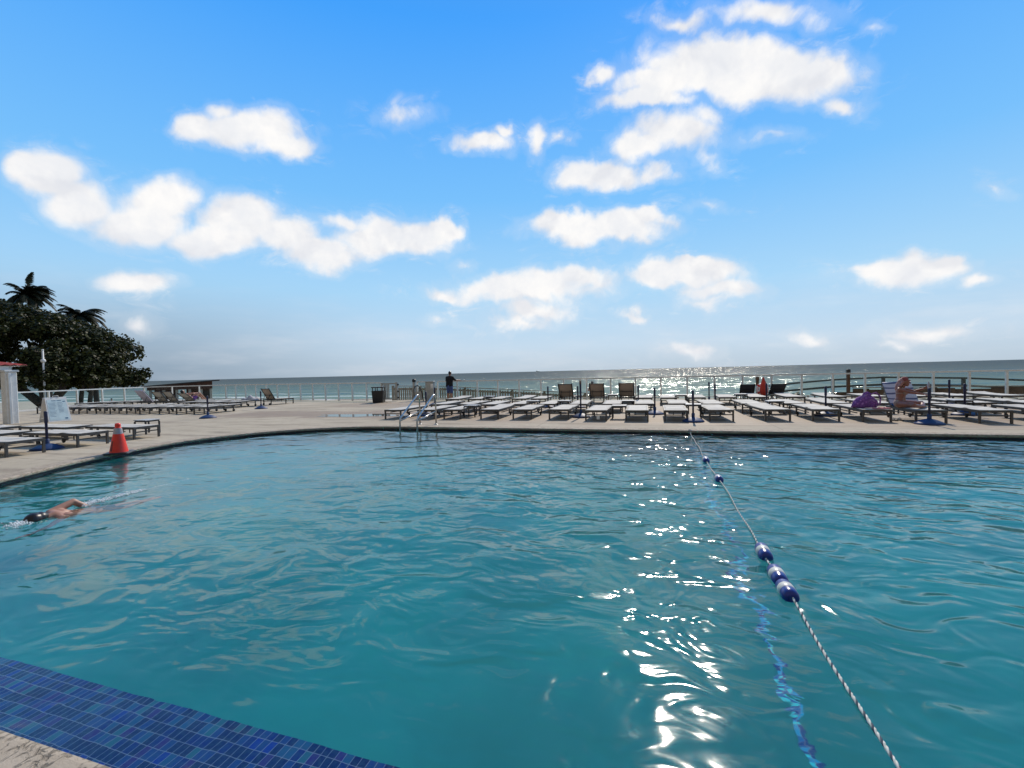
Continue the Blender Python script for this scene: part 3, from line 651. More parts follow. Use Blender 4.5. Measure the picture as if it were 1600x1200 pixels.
def make_lounger(name, fm, sl, label, group, sag=0.02, lift=0.0, ang=0.0, fold=0.0, ph=0.0):
    root = empty(name, (0, 0, 0), 0, label, 'lounger', group)
    frame_parts(root, fm, 1.22, ang)
    w_ = W2 - 0.03
    def seat(u, v):
        x = (u * 2 - 1) * w_; y = 0.01 + v * 1.2
        z = HT + 0.003 - sag * (1 - (u * 2 - 1) ** 2) * sin(pi * min(1, v * 1.02)) * (0.7 + 0.5 * sin(v * 9 + ph)) + fold * math.exp(-((v - 0.45 - 0.2 * u) / 0.09) ** 2)
        return (x, y, z)
    sheet(seat, 8, 16).build('sling_seat', sl, root)
    ca, sa = cos(ang), sin(ang); bl = LEN - 1.23
    def back(u, v):
        x = (u * 2 - 1) * w_; d = v * bl; dip = -sag * 0.8 * (1 - (u * 2 - 1) ** 2) * sin(pi * v) + lift * v * v
        return (x, 1.23 + d * ca - dip * sa, HT + 0.003 + d * sa + dip * ca)
    bk = sheet(back, 8, 10); bo = bk.build('backrest', sl, root)
    if ang:
        bf = MB()
        for sx_ in (-1, 1): bf.bar((sx_ * (W2 - 0.015), 1.23, HT), (sx_ * (W2 - 0.015), 1.23 + (bl + 0.03) * ca, HT + (bl + 0.03) * sa), 0.035, 0.04)
        bf.bar((-W2 + 0.03, 1.23 + bl * ca, HT + bl * sa - 0.01), (W2 - 0.03, 1.23 + bl * ca, HT + bl * sa - 0.01), 0.03)
        bf.bar((-W2 + 0.05, 1.23 + 0.3 * ca + 0.02, HT + 0.3 * sa - 0.02), (W2 - 0.05, 1.23 + 0.3 * ca + 0.02, HT + 0.3 * sa - 0.02), 0.025)
        bf.bar((0.2, 1.23 + 0.4 * ca, HT + 0.4 * sa - 0.03), (0.2, 1.62, 0.22), 0.02); bf.bar((-0.2, 1.23 + 0.4 * ca, HT + 0.4 * sa - 0.03), (-0.2, 1.62, 0.22), 0.02)
        bf.build('back_frame', fm, root)
    elif lift > 0.02:
        pass
    return root
protos = {}
placed = {}
def lounger(kind, x, y, rz, label, group, z=0.0):
    if kind not in placed:
        specs = dict(a=dict(sag=0.03, ph=0.3), b=dict(sag=0.045, ph=1.7, fold=0.02), c=dict(sag=0.02, ph=2.9, lift=0.04), d=dict(sag=0.06, ph=4.0), r=dict(sag=0.02, ang=R(52)), r2=dict(sag=0.03, ang=R(40)))
        if kind == 'tan': o_ = make_lounger('upright_lounger', 'frame_dark', 'tan_sling', None, None, 0.012, 0, R(58))
        elif kind == 'navy': o_ = make_lounger('upright_lounger', 'frame_dark', 'navy_sling', None, None, 0.02, 0, R(50))
        else: o_ = make_lounger('sun_lounger', 'frame', 'sling', None, None, **specs[kind])
        placed[kind] = o_; o = o_
    else: o = copy_tree(placed[kind])
    o.location = (x, y, z); o.rotation_euler = (0, 0, rz); tag(o, label, 'lounger', group); return o
G0 = 'white sun loungers in rows on the pool deck'
rnd = random.Random(3)
KS = ['a', 'b', 'c', 'd', 'a', 'b', 'd']
def row(xs, y, text, special={}, jit=0.07, skip=()):
    for i, x in enumerate(xs):
        k = KS[rnd.randrange(7)]; rz = rnd.uniform(-0.035, 0.035); yy_ = y + rnd.uniform(-jit, jit)
        lab = special.get(i, 'white flat lounger, %s from the left in %s' % (ORD[i + 1], text))
        lounger(k, x, yy_, rz, lab, G0)
X1 = [-8.62, -7.35, -6.42, -5.08, -3.97, -2.77, -1.57, -0.37, 0.72, 1.94, 3.40, 4.57, 5.69]
Y1 = [13.75, 13.8, 13.9, 13.92, 13.97, 14.0, 13.7, 13.7, 13.7, 13.88, 14.05, 14.1, 14.0]
SP = {0: 'leftmost white lounger of the front row, left of the pool handrails', 1: 'white lounger of the front row directly behind the pool handrails', 6: 'white lounger of the front row with a paper tag hanging under it', 12: 'white lounger carrying the purple floral bag'}
for i, (x, y) in enumerate(zip(X1, Y1)):
    lounger(KS[(i * 3) % 7], x, y, rnd.uniform(-0.02, 0.02) + (0.06 if i in (9, 10) else 0), SP.get(i, 'white flat lounger, %s from the left in the front row beside the pool' % ORD[i + 1]), G0)
lounger('r', 6.77, 13.85, 0.0, 'lounger with raised towel-covered back on which the woman sits', G0)
lounger('b', 8.05, 13.85, 0.0, 'white flat lounger just right of the blue stand near the sitting woman', G0)
lounger('d', 9.35, 13.7, 0.02, 'white flat lounger cut off by the right edge in the front row', G0)
X2 = [-8.15, -6.95, -5.98, -4.85, -3.70, -2.50, -1.30, -0.18, 0.95, 2.05, 3.22, 4.42, 5.62, 6.75, 8.0, 9.2, 10.4]
row(X2, 16.3, 'the second row from the pool')
X3 = [-9.1, -7.95, -6.9, -5.75, -4.8, -0.25, 0.75, 1.85, 3.0, 4.15, 5.4, 6.7, 8.0, 9.3, 10.6, 11.9]
row(X3, 19.7, 'the third row from the pool')
for k, x in enumerate((-3.70, -2.28, -0.98)):
    lounger('tan', x, 21.9, pi, ('left', 'middle', 'right')[k] + 'most of the three upright tan lounger backs' if k != 1 else 'middle one of the three upright tan lounger backs, behind the tall red-tipped pole', 'upright tan loungers facing the ocean')
lounger('tan', -20.75, 21.85, pi - 0.12, 'single upright tan lounger near the left railing', 'upright tan loungers facing the ocean')
for k, x in enumerate((4.25, 5.25)):
    lounger('navy', x, 23.6, pi + (0.1 if k else -0.05), ('dark upright lounger left of the white ring buoy', 'dark upright lounger right of the white ring buoy')[k], 'dark loungers around the ring buoy').scale = (0.9, 0.9, 0.84)
# left field
XL = [-19.35 - 1.08 * k for k in range(11)]
for i, x in enumerate(XL):
    lounger(KS[(i * 2 + 1) % 7], x, 15.0 + rnd.uniform(-.08, .08), rnd.uniform(-.03, .03), 'white flat lounger, %s from the right in the left field front row' % ORD[i + 1], G0)
XL2 = [-21.4 - 1.1 * k for k in range(4)]
for i, x in enumerate(XL2):
    lounger(KS[i % 7], x, 18.3 + rnd.uniform(-.08, .08), rnd.uniform(-.03, .03), 'white flat lounger, %s from the right in the left field back row' % ORD[i + 1], G0)
lounger('r2', -25.85, 20.9, pi, 'reclined lounger on which the sunbather in purple lies', G0)
lounger('r', -27.2, 20.9, pi, 'empty raised lounger between the sunbather and the towel-draped lounger', G0)
lounger('r', -28.15, 20.9, pi + .05, 'raised lounger second to the left of the sunbather', G0)
lounger('r', -29.3, 20.9, pi, 'raised lounger draped with a pale towel in the left field', G0)
for i, x in enumerate([-30.4, -31.4, -32.3]): lounger('ad'[i % 2], x, 19.2 - i * .7, 0.1, 'white flat lounger, %s to the left of the towel-draped one' % ORD[i + 1], G0)
# near-left group, feet towards the pool (rotated so that the foot end looks to +X)
for i, (x, y, lab) in enumerate([(-13.05, 6.20, 'white lounger nearest the left edge, beside the near blue stand'), (-13.08, 7.46, 'white lounger behind the near blue stand'), (-13.08, 8.69, 'white lounger behind the orange traffic cone'),
        (-15.45, 7.15, 'white lounger in the second column left, nearest the left edge'), (-15.4, 8.45, 'white lounger in the second column left, in front of the folding sign'), (-17.7, 8.0, 'white lounger in the third column at the left edge')]):
    lounger('abdcab'[i], x, y, pi / 2 + rnd.uniform(-.02, .02), lab, G0)

# ================================================================ side tables
def make_table():
    root = empty('side_table', (0, 0, 0), 0, None, 'side table', 'small side tables between the loungers')
    MB().bbox(-0.23, 0.23, -0.22, 0.22, 0.395, 0.42, 0.006).build('table_top', 'table', root)
    MB().bar((-0.2, -0.19, 0.375), (0.2, -0.19, 0.375), 0.03, 0.035).bar((-0.2, 0.19, 0.375), (0.2, 0.19, 0.375), 0.03, 0.035).bar((-0.2, -0.19, 0.375), (-0.2, 0.19, 0.375), 0.03, 0.035).bar((0.2, -0.19, 0.375), (0.2, 0.19, 0.375), 0.03, 0.035).build('apron', 'frame_dark', root)
    for sx_ in (-1, 1):
        for sy_ in (-1, 1): MB().bar((sx_ * 0.205, sy_ * 0.195, 0), (sx_ * 0.205, sy_ * 0.195, 0.36), 0.035, 0.035, (0, 1, 0)).build('leg', 'frame_dark', root)
    return root
tb = make_table()
TBL = [(-0.93, 14.55, 'small table in the front row right of the paper-tagged lounger'), (1.30, 15.0, 'small table beside the stand in the middle of the front row'), (-3.12, 16.9, 'small table in the second row before the left tan lounger'), (-0.76, 16.8, 'small table in the second row before the right tan lounger'),
       (3.85, 16.3, 'small table in the second row right of centre'), (-6.05, 14.75, 'small table beside the fourth front-row lounger'), (-4.35, 16.9, 'small table in the second row left of centre'), (7.4, 16.2, 'small table behind the sitting woman'), (-14.2, 9.45, 'small table behind the near-left loungers'),
       (-1.6, 20.8, 'small table between the middle and right tan loungers'), (1.25, 20.2, 'small table in the third row right of the tan loungers'), (-7.4, 20.3, 'small table in the third row near the standing man'), (8.7, 16.4, 'small table at the right of the second row'), (3.6, 20.5, 'small table in front of the dark upright loungers'), (-16.75, 7.15, 'small table at the left edge between lounger columns')]
for i, (x, y, lab) in enumerate(TBL):
    o = tb if i == 0 else copy_tree(tb); o.location = (x, y, 0); o.rotation_euler = (0, 0, rnd.uniform(-.08, .08)); tag(o, lab)

# ================================================================ parasol stands (poles in round blue bases)
def make_stand(h=0.9, nm='parasol_stand'):
    root = empty(nm, (0, 0, 0), 0, None, 'parasol stand', 'blue parasol stands without parasols')
    MB().lathe([(0.0, 0.0), (0.29, 0.0), (0.30, 0.012), (0.295, 0.03), (0.25, 0.06), (0.17, 0.10), (0.10, 0.125), (0.055, 0.135), (0.0, 0.135)], n=32).build('base', 'blue', root)
    MB().lathe([(0.045, 0.12), (0.045, 0.24), (0.03, 0.25), (0.03, 0.25)], n=16).build('collar', 'blue', root)
    MB().lathe([(0.026, 0.13), (0.026, 0.62), (0.034, 0.625), (0.034, h - 0.02), (0.028, h), (0.0, h)], n=14).build('pole', 'pole', root)
    return root
st0 = make_stand()
STD = [(6.62, 13.62, 'blue stand beside the sitting woman, nearest the right edge'), (-13.6, 6.84, 'blue stand among the near-left loungers'), (-17.0, 13.6, 'blue stand alone in front of the left field of loungers'), (-7.95, 14.95, 'blue stand behind the pool handrails'),
       (1.18, 13.75, 'blue stand in the front row, right of centre'), (0.16, 15.9, 'blue stand in the second row near the centre'), (-4.15, 18.7, 'dark stand left of the left tan lounger'), (-2.86, 18.6, 'dark stand left of the middle tan lounger'), (-0.44, 18.6, 'dark stand right of the right tan lounger'),
       (2.4, 18.7, 'dark stand, right one of the close pair in the third row'), (2.5, 21.4, 'dark stand, left one of the close pair near the railing'), (4.2, 18.9, 'dark stand right of the ring buoy'), (5.05, 15.6, 'dark stand left of the purple bag'), (10.2, 19.8, 'dark stand in the third row at the right'), (8.6, 16.0, 'dark stand in the second row at the right edge'),
       (-18.9, 18.0, 'dark stand left of the single tan lounger'), (-10.1, 19.9, 'dark stand right of the beach gate')]
for i, (x, y, lab) in enumerate(STD):
    o = st0 if i == 0 else copy_tree(st0); o.location = (x, y, 0); o.rotation_euler = (0, 0, rnd.uniform(0, 6)); tag(o, lab)
o = make_stand(1.12); o.location = (-2.18, 14.77, 0); tag(o, 'tallest blue stand, its pole rising in front of the middle tan lounger')
MB().lathe([(0.03, 1.06), (0.035, 1.10), (0.03, 1.2), (0.0, 1.26)], n=10).build('tip', 'brownpost', o)

# ================================================================ pool things
root = empty('lane_rope', (0.93, 0, WL), 0, 'blue and white floating lane rope stretched straight across the pool', 'lane rope')
ya, yb = 11.74, 1.22
NP = 1500
for s_i in range(3):
    pts = []
    for i in range(NP):
        f_ = i / (NP - 1); y = ya + (yb - ya) * f_
        z = 0.012 + 0.010 * sin(y * 2.1) + 0.008 * sin(y * 5.3 + 1) + (0.05 if y > 11.4 else 0) * (y - 11.4) / .34
        x = 0.012 * sin(y * 1.3) + 0.006 * sin(y * 4.1)
        a = f_ * 2 * pi * 145 + s_i * 2 * pi / 3
        pts.append((x + 0.0042 * cos(a), y, z + 0.0042 * sin(a)))
    MB().tube(pts, 0.0048, 5).build('rope_strand', 'ropedark' if s_i == 2 else 'ropewhite', root)
def float_body(y, parent, tilt):
    L_, r_ = 0.235, 0.056
    e = bpy.data.objects.new('float', None)
    prof = [(0.0, -L_ / 2 + .004), (0.014, -L_ / 2 + .002), (0.020, -L_ / 2), (0.042, -L_ / 2 + 0.006), (0.052, -L_ / 2 + 0.018), (r_, -L_ / 2 + 0.036), (r_, -0.036)]
    b1_ = MB().lathe(prof + [(a, -h_) for a, h_ in prof[::-1]], axis=1, n=32)
    o_ = b1_.build('float', 'floatblue', parent); o_.location = (0.012 * sin(y * 1.3), y, 0.016); o_.rotation_euler = (tilt, 0, 0)
    w_ = MB().lathe([(r_ - 0.001, -0.0365), (r_ + 0.0012, -0.034), (r_ + 0.0012, 0.034), (r_ - 0.001, 0.0365)], axis=1, n=32).build('float_band', 'floatwhite', o_)
    bpy.data.objects.remove(e)
    return o_
for y, tl in ((8.42, 0.05), (7.02, -0.04), (4.30, 0.06), (3.845, 0.03), (3.595, -0.05)): float_body(y, root, tl)
MB().lathe([(0.0, 0.0), (0.05, 0.0), (0.05, 0.02), (0.0, 0.02)], (0, 11.745, 0.07), 1, 16).build('wall_anchor', 'steel', root)

def handrail(x, lab):
    root = empty('pool_handrail', (x, 12.42, 0), 0, lab, 'handrail', 'stainless handrails at the pool steps')
    MB().tube([(0, 0, 0), (0, 0, 0.80), (0, -0.02, 0.87), (0, -0.08, 0.915), (0, -0.16, 0.90), (0, -0.24, 0.85), (0, -1.10, 0.34), (0, -1.16, 0.28), (0, -1.17, 0.2), (0, -1.17, -0.9)], 0.024, 10).build('bent_tube', 'steel', root)
    MB().tube([(0, -0.02, 0.40), (0, -1.15, 0.235)], 0.02, 8).build('cross_tube', 'steel', root)
    MB().lathe([(0.024, 0.0), (0.055, 0.0), (0.055, 0.008), (0.03, 0.022), (0.024, 0.022)], n=18).build('escutcheon', 'steel', root)
handrail(-6.83, 'left one of the two bent stainless handrails dipping into the pool'); handrail(-6.28, 'right one of the two bent stainless handrails dipping into the pool')

# traffic cone
root = empty('traffic_cone', (-11.02, 6.74, 0.0), R(38), 'orange-red traffic cone with pale collar and black foot at the pool edge', 'traffic cone')
MB().bbox(-0.225, 0.225, -0.225, 0.225, 0, 0.035, 0.02).build('foot', 'black', root)
MB().lathe([(0.165, 0.03), (0.16, 0.05), (0.105, 0.34), (0.088, 0.43)], n=28).lathe([(0.062, 0.55), (0.050, 0.57), (0.048, 0.585), (0.052, 0.60), (0.050, 0.635), (0.034, 0.655), (0.0, 0.658)], n=28).build('cone_body', 'orange', root)
MB().lathe([(0.089, 0.425), (0.066, 0.552)], n=28).build('collar', 'reflect', root)
lt = MB()
def on_cone(z, a, d=0.003):
    r_ = 0.165 - (z - 0.03) * (0.165 - 0.088) / 0.40 + d; return (r_ * cos(a), r_ * sin(a), z)
for i, (z0, z1) in enumerate([(0.07 + k * 0.027, 0.09 + k * 0.027) for k in range(8)]):
    for (u0, u1) in ((-0.16, -0.02), (0.05, 0.16)) if i % 2 else ((-0.16, 0.16),):
        a0 = R(-125) + u0; a1 = R(-125) + u1; lt.add([on_cone(z0, a0), on_cone(z0, a1), on_cone(z1, a1), on_cone(z1, a0)], [(0, 1, 2, 3)])
lt.build('printed_lettering', 'black', root)

# folding A-frame sign
root = empty('folding_sign', (-23.35, 12.05, 0), R(86), 'white A-frame sign with a pale blue printed poster by the far-left loungers', 'sign')
def board(sy_, nm):
    vs = []; w_, h_ = 0.36, 0.98; d0, d1 = 0.34 * sy_, 0.05 * sy_; t_ = 0.02 * sy_
    for (d, z, ww) in ((d0, 0, w_), (d1, h_, w_ * 0.93)):
        for x in (-ww, ww): vs += [(x, d, z), (x, d + t_, z)]
    return MB().add(vs, [(0, 2, 6, 4), (1, 5, 7, 3), (0, 4, 5, 1), (2, 3, 7, 6), (0, 1, 3, 2), (4, 6, 7, 5)]).build(nm, 'signwhite', root)
bf_ = board(-1, 'front_board'); board(1, 'rear_board')
def onb(x, v, off=0.0045): # v 0..1 up the front board
    y = -0.34 + (0.29) * v - 0.02 - off; return (x * (1 - 0.07 * v), y, v * 0.98)
MB().add([onb(-0.31, 0.05), onb(0.31, 0.05), onb(0.31, 0.90), onb(-0.31, 0.90)], [(0, 1, 2, 3)]).build('poster', 'signblue', bf_)
tx = MB()
def blk(x0, x1, v0, v1): tx.add([onb(x0, v0, .007), onb(x1, v0, .007), onb(x1, v1, .007), onb(x0, v1, .007)], [(0, 1, 2, 3)])
blk(-0.17, -0.02, 0.845, 0.87); blk(0.01, 0.16, 0.845, 0.87); blk(0.20, 0.29, 0.80, 0.83)
for k in range(11):
    v = 0.76 - k * 0.055; blk(-0.28, -0.28 + rnd.uniform(0.14, 0.24), v, v + 0.010); 
    if k < 8: blk(0.02, 0.02 + rnd.uniform(0.12, 0.22), v, v + 0.010)
blk(0.17, 0.26, 0.09, 0.14); tx.build('printed_text', 'ink', bf_)
MB().tube([onb(-0.09, 0.99), (-0.09, -0.06, 1.03), (0.09, -0.06, 1.03), onb(0.09, 0.99)], 0.014, 8).build('handle', 'signwhite', root)
MB().box(-0.335, -0.325, -0.3, 0.3, 0.12, 0.16).build('spreader', 'signwhite', root)

# pavilion corner at the left edge
root = empty('pavilion', (-24.2, 11.1, 0), 0, 'corner of a white pavilion with red tiled roof at the left edge', 'pavilion')
for (x, y) in ((0, 0), (-4.5, 0.0), (-1.5, -4.2), (-6.0, -4.2)):
    p_ = MB().bbox(x - 0.17, x + 0.17, y - 0.17, y + 0.17, 0, 2.05, 0.02); c_ = p_.build('column', 'white', root)
    MB().bbox(x + 0.175, x + 0.255, y - 0.13, y - 0.05, 0, 2.0, 0.01).build('downpipe', 'white', c_)
    MB().bbox(x - 0.22, x + 0.22, y - 0.22, y + 0.22, 2.05, 2.12, 0.015).build('column_capital', 'white', c_)
MB().bar((0, 0, 2.20), (-4.5, 0, 2.20), 0.2, 0.16).bar((0, 0, 2.20), (-1.5, -4.2, 2.20), 0.198, 0.158).bar((-1.5, -4.2, 2.20), (-6.0, -4.2, 2.20), 0.2, 0.16).bar((-4.5, 0, 2.20), (-6.0, -4.2, 2.20), 0.198, 0.158).build('beam', 'white', root)
q = [Vector((0.30, 0.45, 2.29)), Vector((-1.5, -4.7, 2.29)), Vector((-6.6, -4.7, 2.29)), Vector((-5.0, 0.45, 2.29))]; apex = Vector((-3.2, -2.1, 3.0))
rf = MB()
for i in range(4):
    a, b_ = q[i], q[(i + 1) % 4]; n = 22
    for k in range(n):    # rows of barrel tiles running up the slope
        p0 = a + (b_ - a) * (k / n); p1 = a + (b_ - a) * ((k + 1) / n); pm = (p0 + p1) / 2 + Vector((0, 0, 0.05)); tm = apex + (pm - apex) * 0.02
        rf.add([p0, pm, p1, apex + (p0 - apex) * .02, tm, apex + (p1 - apex) * .02], [(0, 1, 4, 3), (1, 2, 5, 4)], True)
rf.build('roof', 'redtile', root)
MB().add([v - Vector((0, 0, 0.01)) for v in q], [(3, 2, 1, 0)]).build('soffit', 'white', root)

# pole behind the railing
root = empty('light_pole', (-44.5, 22.4, -2.0), 0, 'slim pale light pole in front of the sea grape tree', 'light pole')
MB().lathe([(0.09, 0), (0.075, 2.0), (0.06, 6.1), (0.0, 6.1)], n=12).build('pole', 'white', root); MB().ball((0, 0, 5.3), 0.16, 12, 8).build('lamp', 'white', root); MB().ball((0, 0, 6.12), 0.08, 10, 6).build('finial', 'white', root)

# beach hut
root = empty('beach_hut', (-62.8, 42, -2.0), R(48), 'dark brown flat-roofed beach hut with pale posts behind the left railing', 'hut')
LW = 7.4
MB().box(0.2, LW - 0.4, 0.5, 4.2, 0, 0.35).build('platform', 'greywood', root)
rf = MB(); rf.add([(-0.5, -0.7, 2.75), (LW + 0.6, -0.7, 3.35), (LW + 0.6, 4.8, 3.35), (-0.5, 4.8, 2.75), (-0.5, -0.7, 2.9), (LW + 0.6, -0.7, 3.52), (LW + 0.6, 4.8, 3.52), (-0.5, 4.8, 2.9)], [(0, 3, 2, 1), (4, 5, 6, 7), (0, 1, 5, 4), (1, 2, 6, 5), (2, 3, 7, 6), (3, 0, 4, 7)]); rf.build('roof', 'frame_dark', root)
fa = MB(); fa.add([(0, -0.2, 2.3), (LW - 0.3, -0.2, 2.3), (LW - 0.3, -0.2, 3.33), (0, -0.2, 2.76), (0, -0.1, 2.3), (LW - 0.3, -0.1, 2.3), (LW - 0.3, -0.1, 3.33), (0, -0.1, 2.76)], [(0, 1, 2, 3), (7, 6, 5, 4), (0, 4, 5, 1), (1, 5, 6, 2)]); fa.build('fascia', 'darkwood', root)
for x in (0.3, 1.7, 3.1, 4.5, 5.8, 6.9): MB().box(x - 0.14, x + 0.14, 0.0, 0.28, 0, 2.45).build('post', 'palewood', root)
MB().box(0.5, 2.9, 1.6, 1.75, 0.35, 2.4).build('wall', 'darkwood', root); MB().box(4.0, 5.4, 1.6, 1.75, 0.35, 2.4).build('wall', 'darkwood', root); MB().box(5.7, 6.9, 1.4, 1.55, 0.35, 2.4).build('wall', 'darkwood', root); MB().box(5.9, 6.7, 1.30, 1.39, 0.45, 2.0).build('door', 'frame_dark', root)

# trash bin
root = empty('trash_bin', (-14.75, 22.15, 0), R(18), 'black square trash bin with open hood beside the beach gate', 'trash bin')
b_ = MB(); vs = []
for z, w_ in ((0.0, 0.27), (0.04, 0.28), (0.66, 0.32), (0.68, 0.325)):
    vs += [(-w_, -w_, z), (w_, -w_, z), (w_, w_, z), (-w_, w_, z)]
fs = [(3, 2, 1, 0), (12, 13, 14, 15)] + [(k * 4 + i, k * 4 + (i + 1) % 4, k * 4 + 4 + (i + 1) % 4, k * 4 + 4 + i) for k in range(3) for i in range(4)]
b_.add(vs, fs).build('bin_body', 'black', root)
h_ = MB(); h_.box(-0.33, 0.33, -0.33, 0.33, 0.84, 0.90)
for (x, y) in ((-.29, -.29), (.25, -.29), (-.29, .25), (.25, .25)): h_.box(x, x + .04, y, y + .04, 0.682, 0.838)
h_.box(-0.02, 0.02, -0.30, -0.27, 0.682, 0.838); h_.build('hood', 'black', root)

# red folded umbrella and ring buoy
root = empty('folded_umbrella', (4.72, 21.75, 0), 0, 'red folded umbrella standing in front of the white ring buoy', 'umbrella')
MB().lathe([(0.022, 0.0), (0.022, 1.0)], n=8).build('pole', 'white', root)
u_ = MB(); prof = [(0.03, 0.25), (0.10, 0.30), (0.13, 0.45), (0.12, 0.62), (0.085, 0.8), (0.045, 0.95), (0.02, 1.04), (0.0, 1.08)]; n = 20; vs = []
for k in range(n):
    a = 2 * pi * k / n
    for r_, z in prof: rr = r_ * (1 + 0.28 * cos(5 * a)); vs.append((rr * cos(a), rr * sin(a), z))
u_.add(vs, [(k * 8 + i, ((k + 1) % n) * 8 + i, ((k + 1) % n) * 8 + i + 1, k * 8 + i + 1) for k in range(n) for i in range(7)], True).build('canopy', 'red', root)
root = empty('ring_buoy', (4.76, 22.15, 0.0), 0, 'white ring buoy with red bands on a stand behind the red umbrella', 'ring buoy')
def torus_arc(a0, a1, R0, r0, n=12, m=10):
    mb_ = MB(); pts = [(R0 * cos(a), 0, 0.52 + R0 * sin(a)) for a in np.linspace(a0, a1, n)]; return mb_.tube(pts, r0, m)
torus_arc(0, 2 * pi, 0.21, 0.062, 33).build('ring', 'foam', root)
for k in range(4): a = pi / 4 + k * pi / 2; torus_arc(a - .17, a + .17, 0.21, 0.066, 6).build('band', 'red', root)
MB().bar((0, 0.08, 0), (0, 0.08, 0.75), 0.05).bar((-0.2, 0.08, 0.02), (0.2, 0.08, 0.02), 0.06, 0.03).build('stand', 'frame_dark', root)

# ================================================================ soft things
def drape(name, fn, nu, nv, mat, label, cat, th=0.012, loc=(0, 0, 0), rz=0):
    o = sheet(fn, nu, nv, th).build(name, mat); o.location = loc; o.rotation_euler = (0, 0, rz); return tag(o, label, cat)
ca, sa = cos(R(52)), sin(R(52))
def tw(u, v):
    x = (u * 2 - 1) * 0.34; d = v * 0.80; return (x, 1.21 + d * ca - 0.025 + 0.006 * sin(9 * u), HT + 0.02 + d * sa + 0.02 + 0.008 * sin(v * 11 + u * 4))
drape('striped_towel', tw, 10, 14, 'stripes', 'pale striped towel covering the raised back behind the sitting woman', 'towel', 0.014, (6.77, 13.85, 0))
def tw2(u, v):
    x = (u * 2 - 1) * 0.33; y = 0.82 + v * 0.42; return (x, y, HT + 0.035 + 0.03 * sin(u * 9 + v * 5) * sin(v * 6) + 0.02 * sin(u * 17))
drape('crumpled_towel', tw2, 18, 10, 'bluetowel', 'crumpled navy towel on the lounger behind the sitting woman', 'towel', 0.02, (6.77, 13.85, 0))
def tw3(u, v):
    x = (u * 2 - 1) * 0.36; d = v * 0.9; return (x, -(1.21 + d * ca + 0.03) , HT - 0.10 + d * sa + 0.07 + 0.01 * sin(v * 9 + u * 5))
drape('draped_towel', tw3, 10, 12, 'towel', 'pale towel draped over the raised lounger in the left field', 'towel', 0.06, (-29.3, 20.9, 0))
# purple bag
bm_ = MB(); n = 26; lv = [(0.0, 0.0), (0.015, 0.23), (0.09, 0.27), (0.19, 0.22), (0.28, 0.18), (0.33, 0.09), (0.40, 0.07), (0.43, 0.0)]
vs = []
for k in range(n):
    a = 2 * pi * k / n
    for z, r_ in lv:
        rr = r_ * (1 + 0.13 * sin(5 * a + z * 19) + 0.09 * sin(9 * a - z * 11) + 0.10 * sin(2 * a + 1)); vs.append((rr * cos(a) * 1.05 + z * 0.22, rr * sin(a) * 0.65, z * (1 + 0.06 * sin(3 * a))))
bm_.add(vs, [(k * 8 + i, ((k + 1) % n) * 8 + i, ((k + 1) % n) * 8 + i + 1, k * 8 + i + 1) for k in range(n) for i in range(7)], True)
o = bm_.build('beach_bag', 'bag'); o.location = (5.60, 14.55, HT - 0.004); tag(o, 'purple floral cloth bag on a lounger left of the sitting woman', 'bag')
MB().tube([(0.14, 0, 0.36), (0.30, 0.02, 0.42), (0.40, 0.02, 0.30), (0.38, 0, 0.12), (0.28, 0, 0.03)], 0.02, 8).build('strap', 'bag', o)
def pk(u, v): return ((u - .5) * 0.34, (v - .5) * 0.2, 0.03 + 0.012 * sin(u * 9) * sin(v * 7))
drape('pink_cloth', pk, 10, 6, 'pinkcloth', 'folded pink cloth beside the purple bag', 'cloth', 0.03, (5.88, 14.22, HT), 0.2)
# paper tag under the lounger
o = MB().box(-0.045, 0.045, -0.002, 0.002, -0.11, 0).build('paper_tag', 'paper'); o.location = (-1.50, 13.66, 0.165); tag(o, 'small white paper tag hanging under a front-row lounger', 'tag')
# sandals
for i, (x, y, a, lab) in enumerate(((6.23, 14.40, 0.3, 'left dark sandal under the lounger beside the woman'), (6.38, 14.43, 0.1, 'right dark sandal under the lounger beside the woman'))):
    o = empty('sandal', (x, y, 0), a, lab, 'sandal', 'pair of sandals under the lounger')
    so_ = [(0.045 * sin(t_) * (1.0 if cos(t_) > 0 else 0.8), 0.13 * cos(t_)) for t_ in np.linspace(0, 2 * pi, 20)[:-1]]
    MB().add([(x_, y_, 0.003) for x_, y_ in so_] + [(x_, y_, 0.03) for x_, y_ in so_], [tuple(range(18, -1, -1)), tuple(range(19, 38))] + [(k, (k + 1) % 19, 19 + (k + 1) % 19, 19 + k) for k in range(19)]).build('sole', 'black', o)
    MB().tube([(-0.045, 0.03, 0.03), (-0.03, 0.04, 0.06), (0.0, 0.045, 0.07), (0.03, 0.04, 0.06), (0.045, 0.03, 0.03)], 0.012, 6).build('strap', 'paper', o)
# bundle on the left loungers
def bd(u, v):
    return ((u - .5) * 0.9, (v - .5) * 0.55, 0.03 + 0.26 * (sin(pi * u) * sin(pi * v)) ** 0.5 * (0.8 + 0.25 * sin(u * 12 + v * 5)))
drape('cloth_bundle', bd, 18, 12, 'palegrey', 'heaped grey and white cloths beside the single tan lounger', 'cloth', 0.03, (-21.7, 20.0, HT - 0.02), 0.3)

